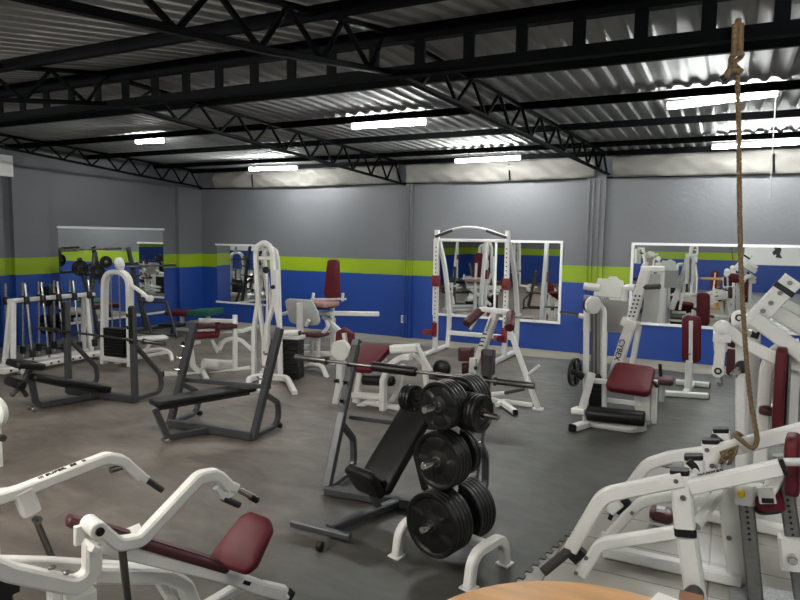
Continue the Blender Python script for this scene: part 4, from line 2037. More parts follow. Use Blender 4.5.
p.bar([(f0+f1)/2, (r0+r1)/2], .08, .07)
p.done()
p = P('post', 'white', t)
q = ((f0+f1)/2).lerp((r0+r1)/2, .4)
p.bar([vec(q.x, q.y, .05), vec(q.x, q.y, .45)], .09, .09, n=X1)
p.done()
caps(t, [(f0, -X1), (f1, X1), (r1, X1)], r=.036)
NMACH = t

# reception table corner
tc_ = vec(-.42, 1.70, 0)
t = thing('round_table', 'varnished orange wooden round table top at the bottom edge', 'table', tc_)
p = P('table_top', 'wood', t)
c = vec(-.415, 1.52, .93)
E_ = [G(450, 597, .95), G(550, 580, .95), G(655, 598, .95)]
# circle through three points
(x1, y1), (x2, y2), (x3, y3) = [q.to_2d() for q in E_]
dd = 2*(x1*(y2-y3)+x2*(y3-y1)+x3*(y1-y2))
ux = ((x1*x1+y1*y1)*(y2-y3)+(x2*x2+y2*y2)*(y3-y1)+(x3*x3+y3*y3)*(y1-y2))/dd
uy = ((x1*x1+y1*y1)*(x3-x2)+(x2*x2+y2*y2)*(x1-x3)+(x3*x3+y3*y3)*(x2-x1))/dd
rr = math.hypot(x1-ux, y1-uy)
p.lathe(vec(ux, uy, .915), Z1, [(0, 0), (0, rr-.012), (.008, rr), (.03, rr), (.035, rr-.006), (.035, 0)], 72)
p.done()
p = P('pedestal', 'wood', t)
p.lathe(vec(ux, uy, 0), Z1, [(0, 0), (0, .22), (.03, .22), (.05, .05), (.915, .05), (.915, 0)], 24)
p.done()
q = G(665, 598, .90)

# ============================================================ P front right plate-loaded machine
yn, yf = 3.95, 4.90
t = thing('low_handle_press', 'large white plate-loaded machine with black grip in front right corner', 'exercise machine', vec(0, 4.4, 0))
n_ = lambda x, y, o=0: W(x, y, yn+o)
f_ = lambda x, y, o=0: W(x, y, yf+o)


def blk(A, B, Y, hw=.075, dp=.07):
    """upper link block between two pixels (top, bottom) with black caps"""
    a, b = W(A[0], A[1], Y), W(B[0], B[1], Y)
    p = P('link_post', 'white', t)
    p.bar([a, b], dp, hw*1.35, n=Y1)
    lp = p.done()
    d = (a-b).normalized()
    p = P('post_cap', 'black', lp)
    p.bar([a-d*.005, a+d*.028], dp-.002, hw*1.22, n=Y1)
    p.done()
    global LP
    LP = lp
    return a, b, d


# near unit
a, b, d = blk((680, 474), (685, 527), yn, .083, .08)
p = P('post_cap', 'black', t)
p.bar([b+d*.0, b-d*.045], .085, .117, n=Y1)
p.done()
for x, y in ((676, 481), (683, 498)):
    p = P('bolt', 'gal', LP)
    q = n_(x, y, -.045)
    p.lathe(q, -Y1, [(0, 0), (0, .017), (.008, .014), (.008, 0)], 14)
    p.done()
p = P('near_upright', 'white', t)
p.bar([n_(687, 536), vec(*n_(697, 600).to_2d(), .03)], .10, .11, n=Y1)
p.done()
p = P('press_arm', 'white', t)
p.bar([n_(571, 549, -.02), n_(603, 495, -.02), n_(683, 479, -.02)], .065, .085, r=.16, n=Y1)
p.done()
p = P('arm_extension', 'white', t)
p.bar([n_(690, 487, -.02), n_(782, 467, -.02)], .065, .085, n=Y1)
p.done()
p = P('extension_cap', 'black', t)
p.bar([n_(781, 467, -.02), n_(786, 466, -.02)], .075, .095, n=Y1)
p.done()
text_part('HAMMER', 'black', t, W(697, 478.5, yn-.035)+Z1*.014, n_(782, 459)-n_(693, 478), Y1+Z1*.15, .034)
p = P('handle_rod', 'white2', t)
p.rod([n_(782, 462, .05), n_(800, 462, .1), n_(812, 462, .1)], .022)
p.done()
p = P('hand_grip', 'grip', t)
p.rod([n_(571, 549, -.02), G(543, 572, .08)+vec(0, 0, 0)], .030, seg=16)
p.done()
p = P('lower_arm', 'white', t)
p.bar([n_(581, 574), n_(600, 544), n_(684, 531)], .06, .07, r=.09, n=Y1)
p.done()
p = P('link_bracket', 'black', t)
p.bar([n_(572, 559), n_(582, 549)], .05, .075, n=Y1)
p.done()
for x, y in ((586, 558), (576, 573)):
    p = P('bolt', 'gal', t)
    q = n_(x, y, -.035)
    p.lathe(q, -Y1, [(0, 0), (0, .014), (.008, .012), (.008, 0)], 14)
    p.done()
# second link of the near unit
a, b, d = blk((694, 459), (699, 495), 4.25, .085, .08)
p = P('rear_lower_arm', 'white', t)
p.bar([W(603, 542, 4.25), W(640, 503, 4.25), W(655, 498, 4.25), W(697, 494, 4.25)], .06, .06, r=.10, n=Y1)
p.done()
p = P('rear_lower_arm_tab', 'white', t)
p.bar([W(600, 535, 4.25), W(607, 540, 4.25)], .06, .06, n=Y1)
p.done()
p = P('bolt', 'gal', t)
p.lathe(W(632, 513, 4.21), -Y1, [(0, 0), (0, .013), (.008, .012), (.008, 0)], 12)
p.done()
p = P('curved_bracket', 'black', t)
p.rod([W(688, 461, 4.1), W(695, 467, 4.1), W(697, 478, 4.1)], .022, fr=.05)
p.done()
p = P('curved_bracket', 'white2', t)
p.rod([W(690, 478, 4.02), W(698, 472, 4.05)], .028)
p.done()
# far unit
a, b, d = blk((711, 443), (714, 480), 4.62, .085, .08)
for x, y in ((707, 450), (712, 466)):
    p = P('bolt', 'gal', LP)
    p.lathe(W(x, y, 4.57), -Y1, [(0, 0), (0, .016), (.008, .014), (.008, 0)], 14)
    p.done()
a, b, d = blk((721, 432), (723, 452), 4.92, .08, .08)
p = P('press_arm', 'white', t)
p.bar([W(611, 512, 4.62), W(647, 464, 4.62), W(670, 457, 4.62), W(713, 451, 4.62)], .065, .075, r=.16, n=Y1)
p.done()
p = P('arm_extension', 'white', t)
p.bar([W(715, 452, 4.60), W(812, 428, 4.60)], .065, .095, n=Y1)
p.done()
p = P('far_bracket', 'black', t)
p.bar([W(616, 511, 4.55), W(628, 500, 4.55)], .05, .06, n=Y1)
p.done()
p = P('far_pivot', 'white', t)
p.bar([W(610, 511, 4.5), W(620, 503, 4.5)], .05, .06, n=Y1)
p.done()
p = P('pivot_cap', 'black', t)
p.bar([W(609, 515, 4.5), W(613, 517, 4.5)], .05, .05, n=Y1)
p.done()
p = P('link_cross_bar', 'black', t)
p.rod([W(714, 437, 4.65), W(722, 443, 4.8)], .022)
p.done()
# uprights and rails
p = P('centre_upright', 'white', t)
p.bar([W(727, 483, 4.36), vec(*W(738, 583, 4.36).to_2d(), .03)], .08, .12, n=Y1)
p.done()
p = P('bolt', 'gal', t)
p.lathe(W(729, 538, 4.31), -Y1, [(0, 0), (0, .016), (.008, .014), (.008, 0)], 14)
p.done()
p = P('diagonal_brace', 'white2', t)
p.bar([W(696, 526, 4.0), W(725, 484, 4.3)], .05, .055)
p.done()
p = P('base_rail', 'white', t)
p.bar([G(604, 550, .04), G(741, 580, .04)], .09, .075)
p.done()
p = P('base_rail', 'white', t)
p.bar([G(697, 513, .04), G(790, 532, .04)], .09, .075)
p.done()
p = P('base_rail', 'white', t)
p.bar([G(741, 580, .04), vec(G(741, 580, .04).x, 5.33, .04)], .08, .07)
p.done()
p = P('rubber_stop', 'grip', t)
p.roll(n_(696, 593, -.05), n_(691, 597, -.13), .05, .02)
p.roll(W(737, 524, 4.42), W(744, 520, 4.42), .045, .02)
p.done()
# adjustable seat posts
p = P('seat_post', 'gal', t)
q0 = vec(.255, 4.20, .01)
q1 = W(746, 500, 4.20)
p.bar([q0, q1], .07, .085, n=Y1)
p.done()
p = P('seat_post_holes', 'black', t)
for i in range(7):
    q = q1.lerp(q0, .04+.055*i)+vec(0, -.036, 0)
    p.lathe(q, -Y1, [(0, 0), (0, .009), (.003, .009), (.003, 0)], 8)
p.done()
p = P('seat_sleeve', 'white', t)
p.bar([W(745, 503, 4.2), W(745, 483, 4.2)], .095, .105, n=Y1)
p.done()
p = P('yellow_knob', 'yellow', t, label='yellow round knob')
q = W(741, 492, 4.14)
p.roll(q, q-Y1*.05, .021, .008)
p.done()
p = P('seat_arm', 'white', t)
p.bar([W(750, 490, 4.22), W(764, 490, 4.22)], .06, .07, n=Y1)
p.bar([W(765, 497, 4.15), W(775, 480, 4.22), W(781, 470, 4.25)], .06, .07, n=Y1)
p.done()
p = P('seat', 'maroon', t)
a, b = W(755, 499, 4.28), W(783, 496, 4.28)
p.pad((a+b)/2-Z1*.0, (b-a)/2, Y1*.17, .09, .06)
p.done()
p = P('seat_edge', 'black', t)
p.pad((a+b)/2-Z1*.03, (b-a)/2*1.01, Y1*.173, .02, .06)
p.done()
p = P('seat_bracket', 'white', t)
p.bar([W(768, 503, 4.08), W(765, 487, 4.08)], .03, .085, n=Y1)
p.done()
p = P('bracket_hole', 'black', t)
p.bar([W(768, 503, 4.06), W(767.5, 498.5, 4.06)], .01, .06, n=Y1)
p.done()
p = P('back_post', 'gal', t)
q0 = vec(.50, 4.35, .01)
q1 = W(781, 455, 4.35)
p.bar([q0, q1], .07, .085, n=Y1)
p.done()
p = P('back_post_holes', 'black', t)
for i in range(16):
    q = q0.lerp(q1, .30+.04*i)+vec(0, -.036, 0)
    p.lathe(q, -Y1, [(0, 0), (0, .008), (.003, .008), (.003, 0)], 8)
p.done()
p = P('post_sleeve', 'white', t)
p.bar([W(793, 568, 4.33), W(790, 536, 4.33)], .10, .13, n=Y1)
p.done()
p = P('pop_pin', 'chrome', t)
q = W(792, 557, 4.27)
p.roll(q, q-Y1*.06, .026, .01)
p.done()
p = P('back_pad', 'maroon', t)
a, b = W(793, 494, 4.25), W(793, 434, 4.25)
p.pad((a+b)/2, (b-a)/2, (Y1*.10+X1*.015), .07, .06)
p.done()

# tread plate mat at lower right, cardboard, paper
p = P('tread_plate', 'tread', loc=(.5, 4.0, 0))
p.abox(.12, 1.6, 3.55, 4.40, .001, .007)
tag(p.done(), 'grey diamond tread plate on tiles at lower right corner', 'plate')
q = G(687, 600, .55)
p = P('cardboard_box', 'card', loc=(q.x, q.y, .45))
a, b = W(677, 592, 2.5), W(699, 598, 2.5)
p.box(vec((a.x+b.x)/2+.01, 2.50, a.z-.135), vec(.04, 0, 0), vec(0, .05, 0), Z1*.12)
o = p.done()
tag(o, 'corner of brown cardboard box beside the table at bottom edge', 'box')
p = P('box_stand', 'card', loc=(a.x, 2.56, 0))
p.abox((a.x+b.x)/2-.04, (a.x+b.x)/2+.06, 2.44, 2.56, 0, a.z-.256)
tag(p.done(), 'brown stand under the cardboard box, below the bottom edge', 'box')
q = G(664, 598, .953)
p = P('paper_sheet', 'paper', loc=q)
p.box(q+vec(.03, -.06, -.001), vec(.07, -.02, 0), vec(.02, .07, 0), Z1*.0012)
tag(p.done(), 'white paper sheet on the right side of the round table', 'paper')

# small machine seat seen low between the arms (maroon on white plate)
t = thing('foot_pedal_unit', 'small dark maroon pad on white plate on tiles between white arms', 'pad', G(662, 522))
a = G(662, 515, .08)
p = P('plate', 'white2', t)
p.poly([G(648, 522, .03), G(655, 515, .03), G(690, 520, .03), G(682, 530, .03)], Z1, .02)
p.done()
p = P('pad', 'maroond', t)
p.pad(G(662, 514, .09), X1*.085, Y1*.09, .07, .05)
p.done()
p = P('bracket', 'white2', t)
p.box(G(661, 509, .14), X1*.03, Y1*.03, Z1*.012)
p.bar([G(662, 515, .03), G(662, 515, .09)], .04, .04, n=X1)
p.done()

# ============================================================ O right machine behind
Yo = 6.2
v = lambda x, y, o=0: W(x, y, Yo+o)
fl_ = lambda q: vec(q.x, q.y, .02)
t = thing('lat_lever_machine', 'big white lever machine with crossing beams and maroon pads at right edge', 'exercise machine', vec(.4, 6.4, 0))
p = P('front_post', 'white', t)
q = v(744, 435)
p.bar([fl_(q), v(740.5, 330)], .08, .08, n=X1)
p.done()
p = P('second_post', 'white2', t)
q = v(755, 435, .25)
p.bar([fl_(q), v(754, 330, .25)], .10, .11, n=X1)
p.done()
p = P('post_head', 'white', t)
p.lathe(v(739, 318)-Y1*.06, Y1, [(0, 0), (0, .05), (.01, .062), (.11, .062), (.12, .05), (.12, 0)], 24)
p.bar([v(739, 320), v(740.5, 338)], .11, .12, n=Y1)
p.done()
p = P('head_bolt', 'black', t)
p.lathe(v(739, 317)-Y1*.065, -Y1, [(0, .018), (0, .03), (.006, .03), (.006, .018)], 18)
p.done()
p = P('curved_leg', 'white', t)
p.bar([fl_(v(762, 435, -.1)), v(766, 372, -.1), v(770, 357, -.1), v(780, 348, -.1), v(800, 345, -.1)], .09, .10, r=.18, n=Y1)
p.done()
p = P('swing_joint', 'white', t)
q = v(722, 328, -.1)
p.lathe(q-Y1*.07, Y1, [(0, 0), (0, .05), (.01, .062), (.13, .062), (.14, .05), (.14, 0)], 22)
p.box(v(722, 337, -.1), X1*.068, Y1*.07, Z1*.035)
p.done()
p = P('swing_link', 'white', t)
p.bar([v(721, 340, -.1), v(718, 372, -.1)], .07, .085, n=Y1)
p.lathe(v(718, 371, -.1)-Y1*.045, Y1, [(0, 0), (0, .048), (.09, .048), (.09, 0)], 20)
p.done()
p = P('link_bolt', 'black', t)
p.lathe(v(718, 371, -.15), -Y1, [(0, .016), (0, .03), (.01, .03), (.01, .016)], 18)
p.done()
p = P('hook', 'gal', t)
p.rod([v(721, 374, -.1), v(722, 384, -.1), v(719, 386, -.1), v(718.5, 382, -.1)], .012, fr=.02)
p.done()
p = P('pop_pin', 'chrome', t)
p.roll(v(741, 367, -.08), v(733, 376, -.25), .03, .01)
p.done()
p = P('pop_pin_ring', 'black', t)
p.roll(v(742, 367, -.07), v(742, 367, -.12), .055, .01)
p.done()
p = P('lower_arm', 'white', t)
p.bar([v(724, 327, -.1), v(745, 343, -.1), v(772, 357, -.15), v(812, 370, -.3)], .07, .10, r=.4, n=Y1)
p.done()
for (x0, y0, x1_, y1_, o, w) in ((754, 318, 812, 362, -.3, .12), (766, 306, 812, 334, -.1, .12), (784, 303, 812, 318, .1, .08)):
    p = P('weight_arm', 'white2' if o > -.2 else 'white', t)
    p.bar([v(x0, y0, o), v(x1_, y1_, o)], .07, w, n=Y1)
    p.done()
p = P('upper_link', 'white', t)
p.bar([v(748, 327, -.2), v(794, 279, -.2)], .06, .15, n=Y1)
p.done()
p = P('link_band', 'black', t)
p.bar([v(782, 291.5, -.2), v(786, 287, -.2)], .07, .165, n=Y1)
p.done()
for x, y in ((763, 311), (771, 303), (780, 293), (790, 283)):
    p = P('bolt', 'gal', t)
    p.lathe(v(x, y, -.24), -Y1, [(0, 0), (0, .02), (.008, .018), (.008, 0)], 12)
    p.done()
p = P('link_bracket', 'black', t)
p.bar([v(754, 338, -.05), v(757, 330, -.05)], .04, .06, n=Y1)
p.bar([v(785, 336, -.2), v(791, 342, -.2)], .05, .05, n=Y1)
p.done()
p = P('back_pad', 'maroon', t)
a, b = v(778, 432, -.3), v(783, 346, -.3)
p.pad((a+b)/2, (b-a)/2, (Y1*.15+X1*.02), .075, .06)
p.done()
p = P('back_pad_plate', 'gal', t)
a, b = v(786, 432, -.25), v(790, 350, -.25)
p.bar([a, b], .12, .02, n=Y1)
p.done()
p = P('back_pad_post', 'white', t)
p.bar([fl_(v(793, 435, -.2)), v(796, 352, -.2)], .07, .05, n=X1)
p.done()
p = P('seat', 'maroond', t)
a = v(769, 408, -.05)
p.pad(a, X1*.08, Y1*.16, .07, .04)
p.done()
p = P('shoulder_pad', 'maroond', t)
for nm, c4 in (('shoulder_pad', [(716, 346), (724, 347), (722, 324), (716, 324)]),):
    p.quadpad([W(x, y, 7.2) for x, y in c4], .10, .03)
p.done()
p = P('shoulder_pad', 'maroond', t)
p.quadpad([W(x, y, 7.1) for x, y in [(729, 347), (737, 348), (734, 322), (727, 323)]], .10, .03)
p.done()
p = P('pad_plate', 'white2', t)
p.bar([W(726, 348, 7.15), W(724, 322, 7.15)], .10, .03, n=Y1)
p.bar([W(715, 349, 7.15), W(714, 325, 7.15)], .10, .02, n=Y1)
p.bar([W(714, 348, 7.2), W(752, 352, 7.2)], .07, .05, n=Y1)
p.done()
p = P('headrest', 'maroon', t)
p.quadpad([W(x, y, 7.4) for x, y in [(728, 334), (755, 337), (754, 316), (730, 313)]], .09, .05)
p.done()
p = P('lower_pad', 'maroond', t)
p.quadpad([W(x, y, 7.2) for x, y in [(726, 375), (737, 376), (737, 348), (726, 347)]], .08, .03)
p.done()
p = P('rear_post', 'white2', t)
p.bar([fl_(W(752, 378, 7.25)), W(752, 325, 7.25)], .09, .09, n=X1)
p.done()
p = P('base_beam', 'white2', t)
p.bar([fl_(v(744, 435))+Z1*.03, fl_(v(800, 445))+Z1*.03], .09, .07)
p.bar([fl_(v(744, 435))+Z1*.03, fl_(W(752, 378, 7.25))+Z1*.03], .09, .07)
p.done()

# ============================================================ climbing rope
z_ = 3.30
top = W(738, 45, 4.44)
t = thing('climbing_rope', 'thick hemp rope hanging from main beam, tied in a knot', 'rope', vec(top.x, 4.48, 3.3))
R = lambda x, y, Y: W(x, y, Y)
p = P('beam_loop', 'rope', t)
for dx in (-.014, .014):
    p.rod([R(738, 24, 4.38)+X1*dx, R(737, 55, 4.38)+X1*dx], .018, seg=10)
xx = R(738, 24, 4.38).x
p.rod([vec(xx, 4.375, 3.28), vec(xx, 4.375, 3.66), vec(xx, 4.585, 3.66), vec(xx, 4.585, 3.27), vec(xx, 4.38, 3.22)], .018, fr=.04, seg=10) if 0 else None
xx = R(738, 24, 4.38).x
p.rod([vec(xx, 4.38, 3.37), vec(xx, 4.40, 3.39), vec(xx, 4.56, 3.39), vec(xx, 4.585, 3.36), vec(xx, 4.585, 3.28), vec(xx, 4.42, 3.24)], .018, fr=.03, seg=10)
p.done()
p = P('knot', 'rope', t)
kc = R(736, 63, 4.38)
loop = []
for i in range(40):
    a = i/39*4.2*PI
    loop.append(kc+vec(.028*math.cos(a), .028*math.sin(a), .05*math.cos(a*.5+.4)))
p.rod(loop, .016, seg=8)
p.rod([kc-Z1*.01, kc+vec(-.035, -.02, -.05), kc+vec(-.055, -.02, -.08)], .018, seg=8)
p.done()
p = P('knot_tail', 'black', t)
p.rod([kc+vec(-.055, -.02, -.08), kc+vec(-.075, -.02, -.095)], .02, seg=8)
p.done()
p = P('strand', 'rope', t)
pts = [R(737, 66, 4.40), R(738.5, 120, 4.42), R(739.5, 200, 4.46), R(741, 270, 4.50), R(745, 340, 4.53), R(750, 395, 4.55), R(756, 430, 4.52)]
base = curve3(pts, 40)
for ph in (0, 2*PI/3, 4*PI/3):
    q = []
    s_ = 0
    for i, b in enumerate(base):
        if i:
            s_ += (b-base[i-1]).length
        a = ph+s_*2*PI/.085
        q.append(b+vec(math.cos(a), math.sin(a), 0)*.0075)
    p.rod(q, .0085, seg=7)
p.done()
p = P('loop_over_arm', 'rope', t)
e = pts[-1]
p.rod(curve3([e, W(757, 441, 4.52), W(752, 448, 4.53), W(741, 440, 4.53), W(735, 435, 4.56), W(739, 434, 4.66), W(752, 446, 4.70), W(760, 447, 4.60)], 6), .015, seg=8)
p.done()
p = P('frayed_end', 'rope', t)
rr_ = random.Random(4)
for i in range(9):
    a = W(738, 446, 4.53)
    p.rod([a, a+vec(rr_.uniform(-.10, -.0), rr_.uniform(-.05, .03), rr_.uniform(-.07, -.02)), a+vec(rr_.uniform(-.12, -.02), rr_.uniform(-.05, .03), rr_.uniform(-.14, -.08))], .008, seg=6)
p.done()

# ============================================================ Q front left plate-loaded press
N0, F0 = G(94, 527, .80), G(27, 500, .80)
a_ = .3
u = vec(math.sin(a_), math.cos(a_), 0)
sn = side(u)       # left of u
Cc = (N0+F0)/2
n_ = lambda x, y, o=0: V(x, y, N0+sn*o, N0+u+sn*o)
f_ = lambda x, y, o=0: V(x, y, F0+sn*o, F0+u+sn*o)
c_ = lambda x, y, o=0: V(x, y, Cc+sn*o, Cc+u+sn*o)
t = thing('chest_press_machine', 'white plate-loaded press with two curved arms and maroon seat, front left', 'exercise machine', vec(Cc.x, Cc.y+.4, 0))
p = P('press_arm', 'white', t)
p.bar([n_(98, 527), n_(118, 544), n_(140, 540), n_(199, 477), n_(216, 474), n_(229, 487)], .065, .060, r=.065, n=sn)
p.done()
p = P('press_arm', 'white', t)
p.bar([f_(-6, 499), f_(20, 491), f_(106, 457.5), f_(122, 460), f_(140, 476)], .065, .056, r=.07, n=sn)
p.done()
d = (f_(106, 457)-f_(30, 487)).normalized()
text_part('III SUPER', 'black', t, f_(38, 484.2)-sn*.016+Z1*.031, d, sn*1.0, .034)
text_part('SS   II', 'black', t, f_(70, 471.6)-sn*.016+Z1*.031, d, sn*1.0, .034)
for A, B, m_, off in (((235, 487), (256, 499), 'chrome', n_), ((223, 498), (239, 505), 'grip', n_), ((146, 479), (162, 490), 'grip', f_), ((122, 466.5), (110, 470.5), 'bar', f_)):
    p = P('hand_grip', m_, t)
    q = off(*A)
    r_ = off(*B)
    p.rod([q, r_], .0175, seg=16)
    p.done()
p = P('grip_end', 'black', t)
q, r_ = n_(250, 496), n_(257, 500)
p.rod([q, r_], .019, seg=16)
p.done()
p = P('grip_mount', 'white', t)
p.bar([n_(228, 485), n_(236, 488)], .05, .05, n=sn)
p.done()
p = P('grip_mount', 'white', t)
p.bar([n_(216, 487), n_(224, 497), n_(233, 492)], .03, .03, n=sn)
p.done()
p = P('grip_mount', 'white', t)
p.bar([f_(133, 472), f_(146, 479)], .05, .045, n=sn)
p.done()
p = P('pivot_housing', 'white', t)
a, b = G(86, 527, .80), N0
p.lathe(N0+sn*.07, -sn, [(0, 0), (0, .033), (.005, .038), (.125, .038), (.13, .033), (.13, 0)], 26)
p.done()
p = P('pivot_bolt', 'black', t)
p.lathe(N0-sn*.062, -sn, [(0, 0), (0, .019), (.01, .019), (.01, 0)], 18)
p.done()
p = P('pivot_bracket', 'white', t)
p.bar([n_(86, 524, .05), n_(86, 542, .05)], .10, .03, n=u)
p.bar([n_(92, 545), n_(86, 543)], .16, .03, n=sn)
p.done()
p = P('upright', 'white', t)
p.bar([n_(-20, 560), n_(10, 572), n_(74, 586), n_(92, 574), n_(92, 542)], .075, .072, r=.12, n=sn)
p.done()
for x, y in ((52, 571), (67, 576)):
    p = P('bolt', 'gal', t)
    q = n_(x, y)
    p.lathe(q+Z1*.012, Z1, [(0, 0), (0, .017), (.008, .017), (.012, .010), (.012, 0)], 6)
    p.done()
p = P('lower_upright', 'white', t)
q = n_(80, 592)
p.bar([q, vec(q.x, q.y, .04)], .09, .12, n=sn)
p.done()
p = P('far_pivot_block', 'white', t)
p.bar([f_(22, 490), f_(31, 512)], .08, .085, n=sn)
p.done()
p = P('far_pivot_bolt', 'gal', t)
q = f_(35, 517.5)
p.lathe(q-sn*.03, -sn, [(0, .008), (0, .022), (.012, .022), (.012, .008)], 16)
p.done()
p = P('push_rod', 'bar', t)
p.rod([q, f_(53, 560)], .016)
p.done()
p = P('push_rod', 'bar', t)
p.rod([n_(122, 548, .02), n_(130, 620, .02)], .018)
p.done()
# bench rail and long maroon pad
bA = c_(66, 519)
bB = G(264, 589, .14)
sq = side(bB-bA)
b_ = lambda x, y, o=0: V(x, y, bA+sq*o, bB+sq*o)
p = P('backrest', 'maroond', t)
a, b = b_(66, 519), b_(228, 568)
b2 = b_(222, 566)
dd_ = (b-a).normalized()
p.pad((a+b)/2, (b-a)/2, sq*.045, .05, .025)
p.done()
p = P('bench_rail', 'white', t)
p.bar([b_(100, 545), b_(232, 577), b_(264, 589)], .065, .07, r=.1, n=sq)
p.done()
p = P('rail_plate', 'white', t)
p.bar([b_(118, 540), b_(142, 530)], .12, .03)
p.done()
p = P('seat', 'maroon', t)
sc = b_(240, 545)
sp_ = lambda x, y: PLN(x, y, sc, vec(.05, -.72, .72))
p.poly(fillet([sp_(207, 562), sp_(246, 575), sp_(257, 566), sp_(273, 530), sp_(270, 519), sp_(252, 512), sp_(242, 517)], .05, closed=True), vec(.05, -.72, .72), .06, .02, .008)
p.done()
p = P('rail_slot', 'black', t)
q = b_(247, 583, -.035)
p.box(q, dd_*.022, sq*.003, Z1*.010)
p.done()
p = P('rail_end', 'white', t)
p.bar([b_(262, 588), b_(284, 593)], .07, .075, n=sq)
p.done()
p = P('rail_cap', 'black', t)
p.bar([b_(289, 594), b_(291, 595)], .06, .06, n=sq)
p.done()
p = P('foot_bar', 'white', t)
p.bar([vec(*b_(285, 594).to_2d(), .02), b_(285, 596)], .05, .05, n=sq)
p.done()
# floor frame
p = P('floor_frame', 'white', t)
g = lambda x, y, z=.05: G(x, y, z)
p.bar([c_(-20, 562, .12), c_(45, 563, .12), c_(152, 569, .12)], .07, .05, n=sn)
p.done()
p = P('arched_frame', 'white', t)
p.bar([c_(95, 574), c_(168, 575), c_(185, 585), c_(200, 625)], .08, .08, r=.12, n=sn)
p.done()
p = P('inner_brace', 'white', t)
p.bar([c_(158, 578, .05), c_(180, 615, .05)], .05, .05, n=sn)
p.bar([c_(195, 612), b_(240, 586)], .05, .06, n=sn)
p.done()
p = P('floor_beam', 'white', t)
a = c_(200, 625)
p.bar([vec(a.x, a.y, .04)-u*1.2, vec(a.x, a.y, .04)], .09, .07)
p.bar([a, vec(a.x, a.y, .04)], .08, .08, n=sn)
p.done()
p = P('far_frame_leg', 'white', t)
q = f_(53, 560)
p.bar([c_(53, 563, .12), vec(*c_(53, 563, .12).to_2d(), .04)], .06, .06, n=sn)
p.done()
p = P('tool_block', 'black', loc=G(2, 590, .3))
q = G(2, 585, .35)
p.box(q-X1*.03, X1*.06, Y1*.07, Z1*.06)
p.bar([q-X1*.03, vec(q.x-.03, q.y, .0)], .1, .1, n=X1)
tag(p.done(), 'dark block at the left edge behind front left white press', 'block')
# white seat edge at far left
q = G(0, 497, .45)
p = P('white_lid', 'white2', loc=G(-4, 498, .45))
p.poly([G(-30, 500, .62), G(-30, 480, .62), G(0, 490, .62), G(13, 489, .62), G(2, 498, .62)], Z1, .03, .006)
p.bar([vec(*G(-15, 492, .6).to_2d(), .0), G(-15, 492, .6)], .1, .1, n=X1)
tag(p.done(), 'white lid edge at left edge above the front left press', 'lid')
p = P('round_pale_pad', 'white2', loc=G(-6, 408, .5))
q = G(-4, 412, .5)
p.lathe(q-Y1*.04, Y1, [(0, 0), (0, .12), (.02, .14), (.06, .14), (.08, .12), (.08, 0)], 24)
p.bar([vec(q.x, q.y, 0), q], .06, .06, n=X1)
tag(p.done(), 'pale round disc cut off by the left picture edge', 'disc')
q = G(2, 438, .6)
p = P('grip_stub', 'grip', loc=q)
p.rod([q-X1*.14, q+X1*.02], .025)
p.bar([vec(q.x-.12, q.y, 0), vec(q.x-.12, q.y, q.z+.02)], .05, .05, n=X1)
tag(p.done(), 'short dark grip end poking in at the left picture edge', 'grip')

# ============================================================ things only the mirrors show
p = P('wall_banner', 'trim', loc=(1.0, YF, 1.2))
p.abox(.6, 6.2, YF+.001, YF+.03, 1.15, 2.9)
o = tag(p.done(), 'large white banner with black figure seen in the right mirror', 'banner')
p = P('figure_print', 'black', o)
sh = [(0, 0), (.22, .02), (.20, .12), (.30, .10), (.34, .20), (.26, .30), (.34, .42), (.30, .60), (.36, .78), (.28, .92), (.12, .88), (.16, .74), (.08, .60), (.12, .45), (.04, .30), (.08, .15)]
OFF[o.name] = Vector((1.0, YF, 1.2))
p.poly([vec(2.0-x*1.1, YF+.032, 1.45+z*1.2) for x, z in sh], Y1, .004)
p.done()
c = copy_tree(DBENCH)
c.location = (-9.0, 1.2, 0)
c.rotation_euler = (0, 0, 2.4)
c['label'] = 'dark grey bench press seen only in the framed mirror'
c = copy_tree(FTOWER)
c.location = (-8.2, -3.5, 0)
c.rotation_euler = (0, 0, .7)
c['label'] = 'white cable tower seen only in the framed mirror, far end of gym'
c = copy_tree(NMACH)
c.location = (-.4, -1.5, 0)
c.rotation_euler = (0, 0, PI)
c['label'] = 'white stand with maroon pad seen only in the right mirror'
c = copy_tree(HMACH)
c.location = (-7.6, 3.0, 0)
c.rotation_euler = (0, 0, 1.2)
c['label'] = 'white leg machine seen only in the framed mirror'
c = copy_tree(FTOWER)
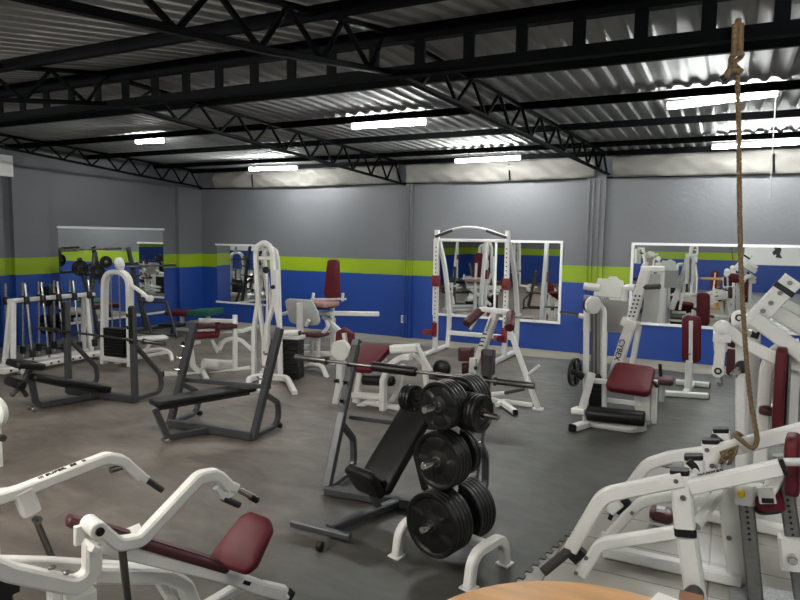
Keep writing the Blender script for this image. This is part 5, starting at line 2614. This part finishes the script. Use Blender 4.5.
c.location = (-10.7, 3.6, 0)
c.rotation_euler = (0, 0, 1.4)
c['label'] = 'white cable tower by the left wall seen only in the framed mirror'
c = copy_tree(FTOWER)
c.location = (-1.3, -3.2, 0)
c.rotation_euler = (0, 0, 3.0)
c['label'] = 'white cable tower seen only in the long right mirror'
c = copy_tree(MMACH)
c.location = (-2.9, -4.4, 0)
c.rotation_euler = (0, 0, 2.6)
c['label'] = 'white leg curl machine seen only in the long right mirror'
c = copy_tree(MMACH)
c.location = (-10.0, 4.9, 0)
c.rotation_euler = (0, 0, 1.5)
c['label'] = 'white leg curl machine by the left wall outside the frame'
c = copy_tree(RACK)
c.location = (-9.3, -.6, 0)
c['label'] = 'white power rack seen only in the framed mirror'
c = copy_tree(MMACH)
c.location = (3.4, 3.2, 0)
c.rotation_euler = (0, 0, -.5)
c['label'] = 'white leg curl machine with sloping column right of the frame'

# ------------------------------------------------------------ finish
bpy.context.view_layer.update()
for o in bpy.data.objects:
    if o.type == 'MESH' and not o.data.get('_s'):
        o.data['_s'] = 1
        try:
            o.data.set_sharp_from_angle(angle=math.radians(42))
        except Exception:
            pass

cam = bpy.data.cameras.new('camera')
co = bpy.data.objects.new('camera', cam)
C.objects.link(co)
cam.sensor_fit = 'HORIZONTAL'
cam.sensor_width = 36
cam.lens = 36*F_/800
cam.clip_end = 100
cr, sr_ = math.cos(ROLL), math.sin(ROLL)
rx = R_*cr+U_*sr_
ry = -R_*sr_+U_*cr
mm = Matrix((rx, ry, -FW)).transposed().to_4x4()
mm.translation = CAM
co.matrix_world = mm
sc = bpy.context.scene
sc.camera = co
w = bpy.data.worlds.new('world')
sc.world = w
w.use_nodes = True
w.node_tree.nodes['Background'].inputs[0].default_value = (.6, .65, .7, 1)
w.node_tree.nodes['Background'].inputs[1].default_value = .3
sc.view_settings.view_transform = 'Standard'
sc.view_settings.look = 'None'
sc.view_settings.gamma = 1
sc.view_settings.exposure = 2.2
sc.cycles.use_denoising = True
sc.cycles.max_bounces = 8
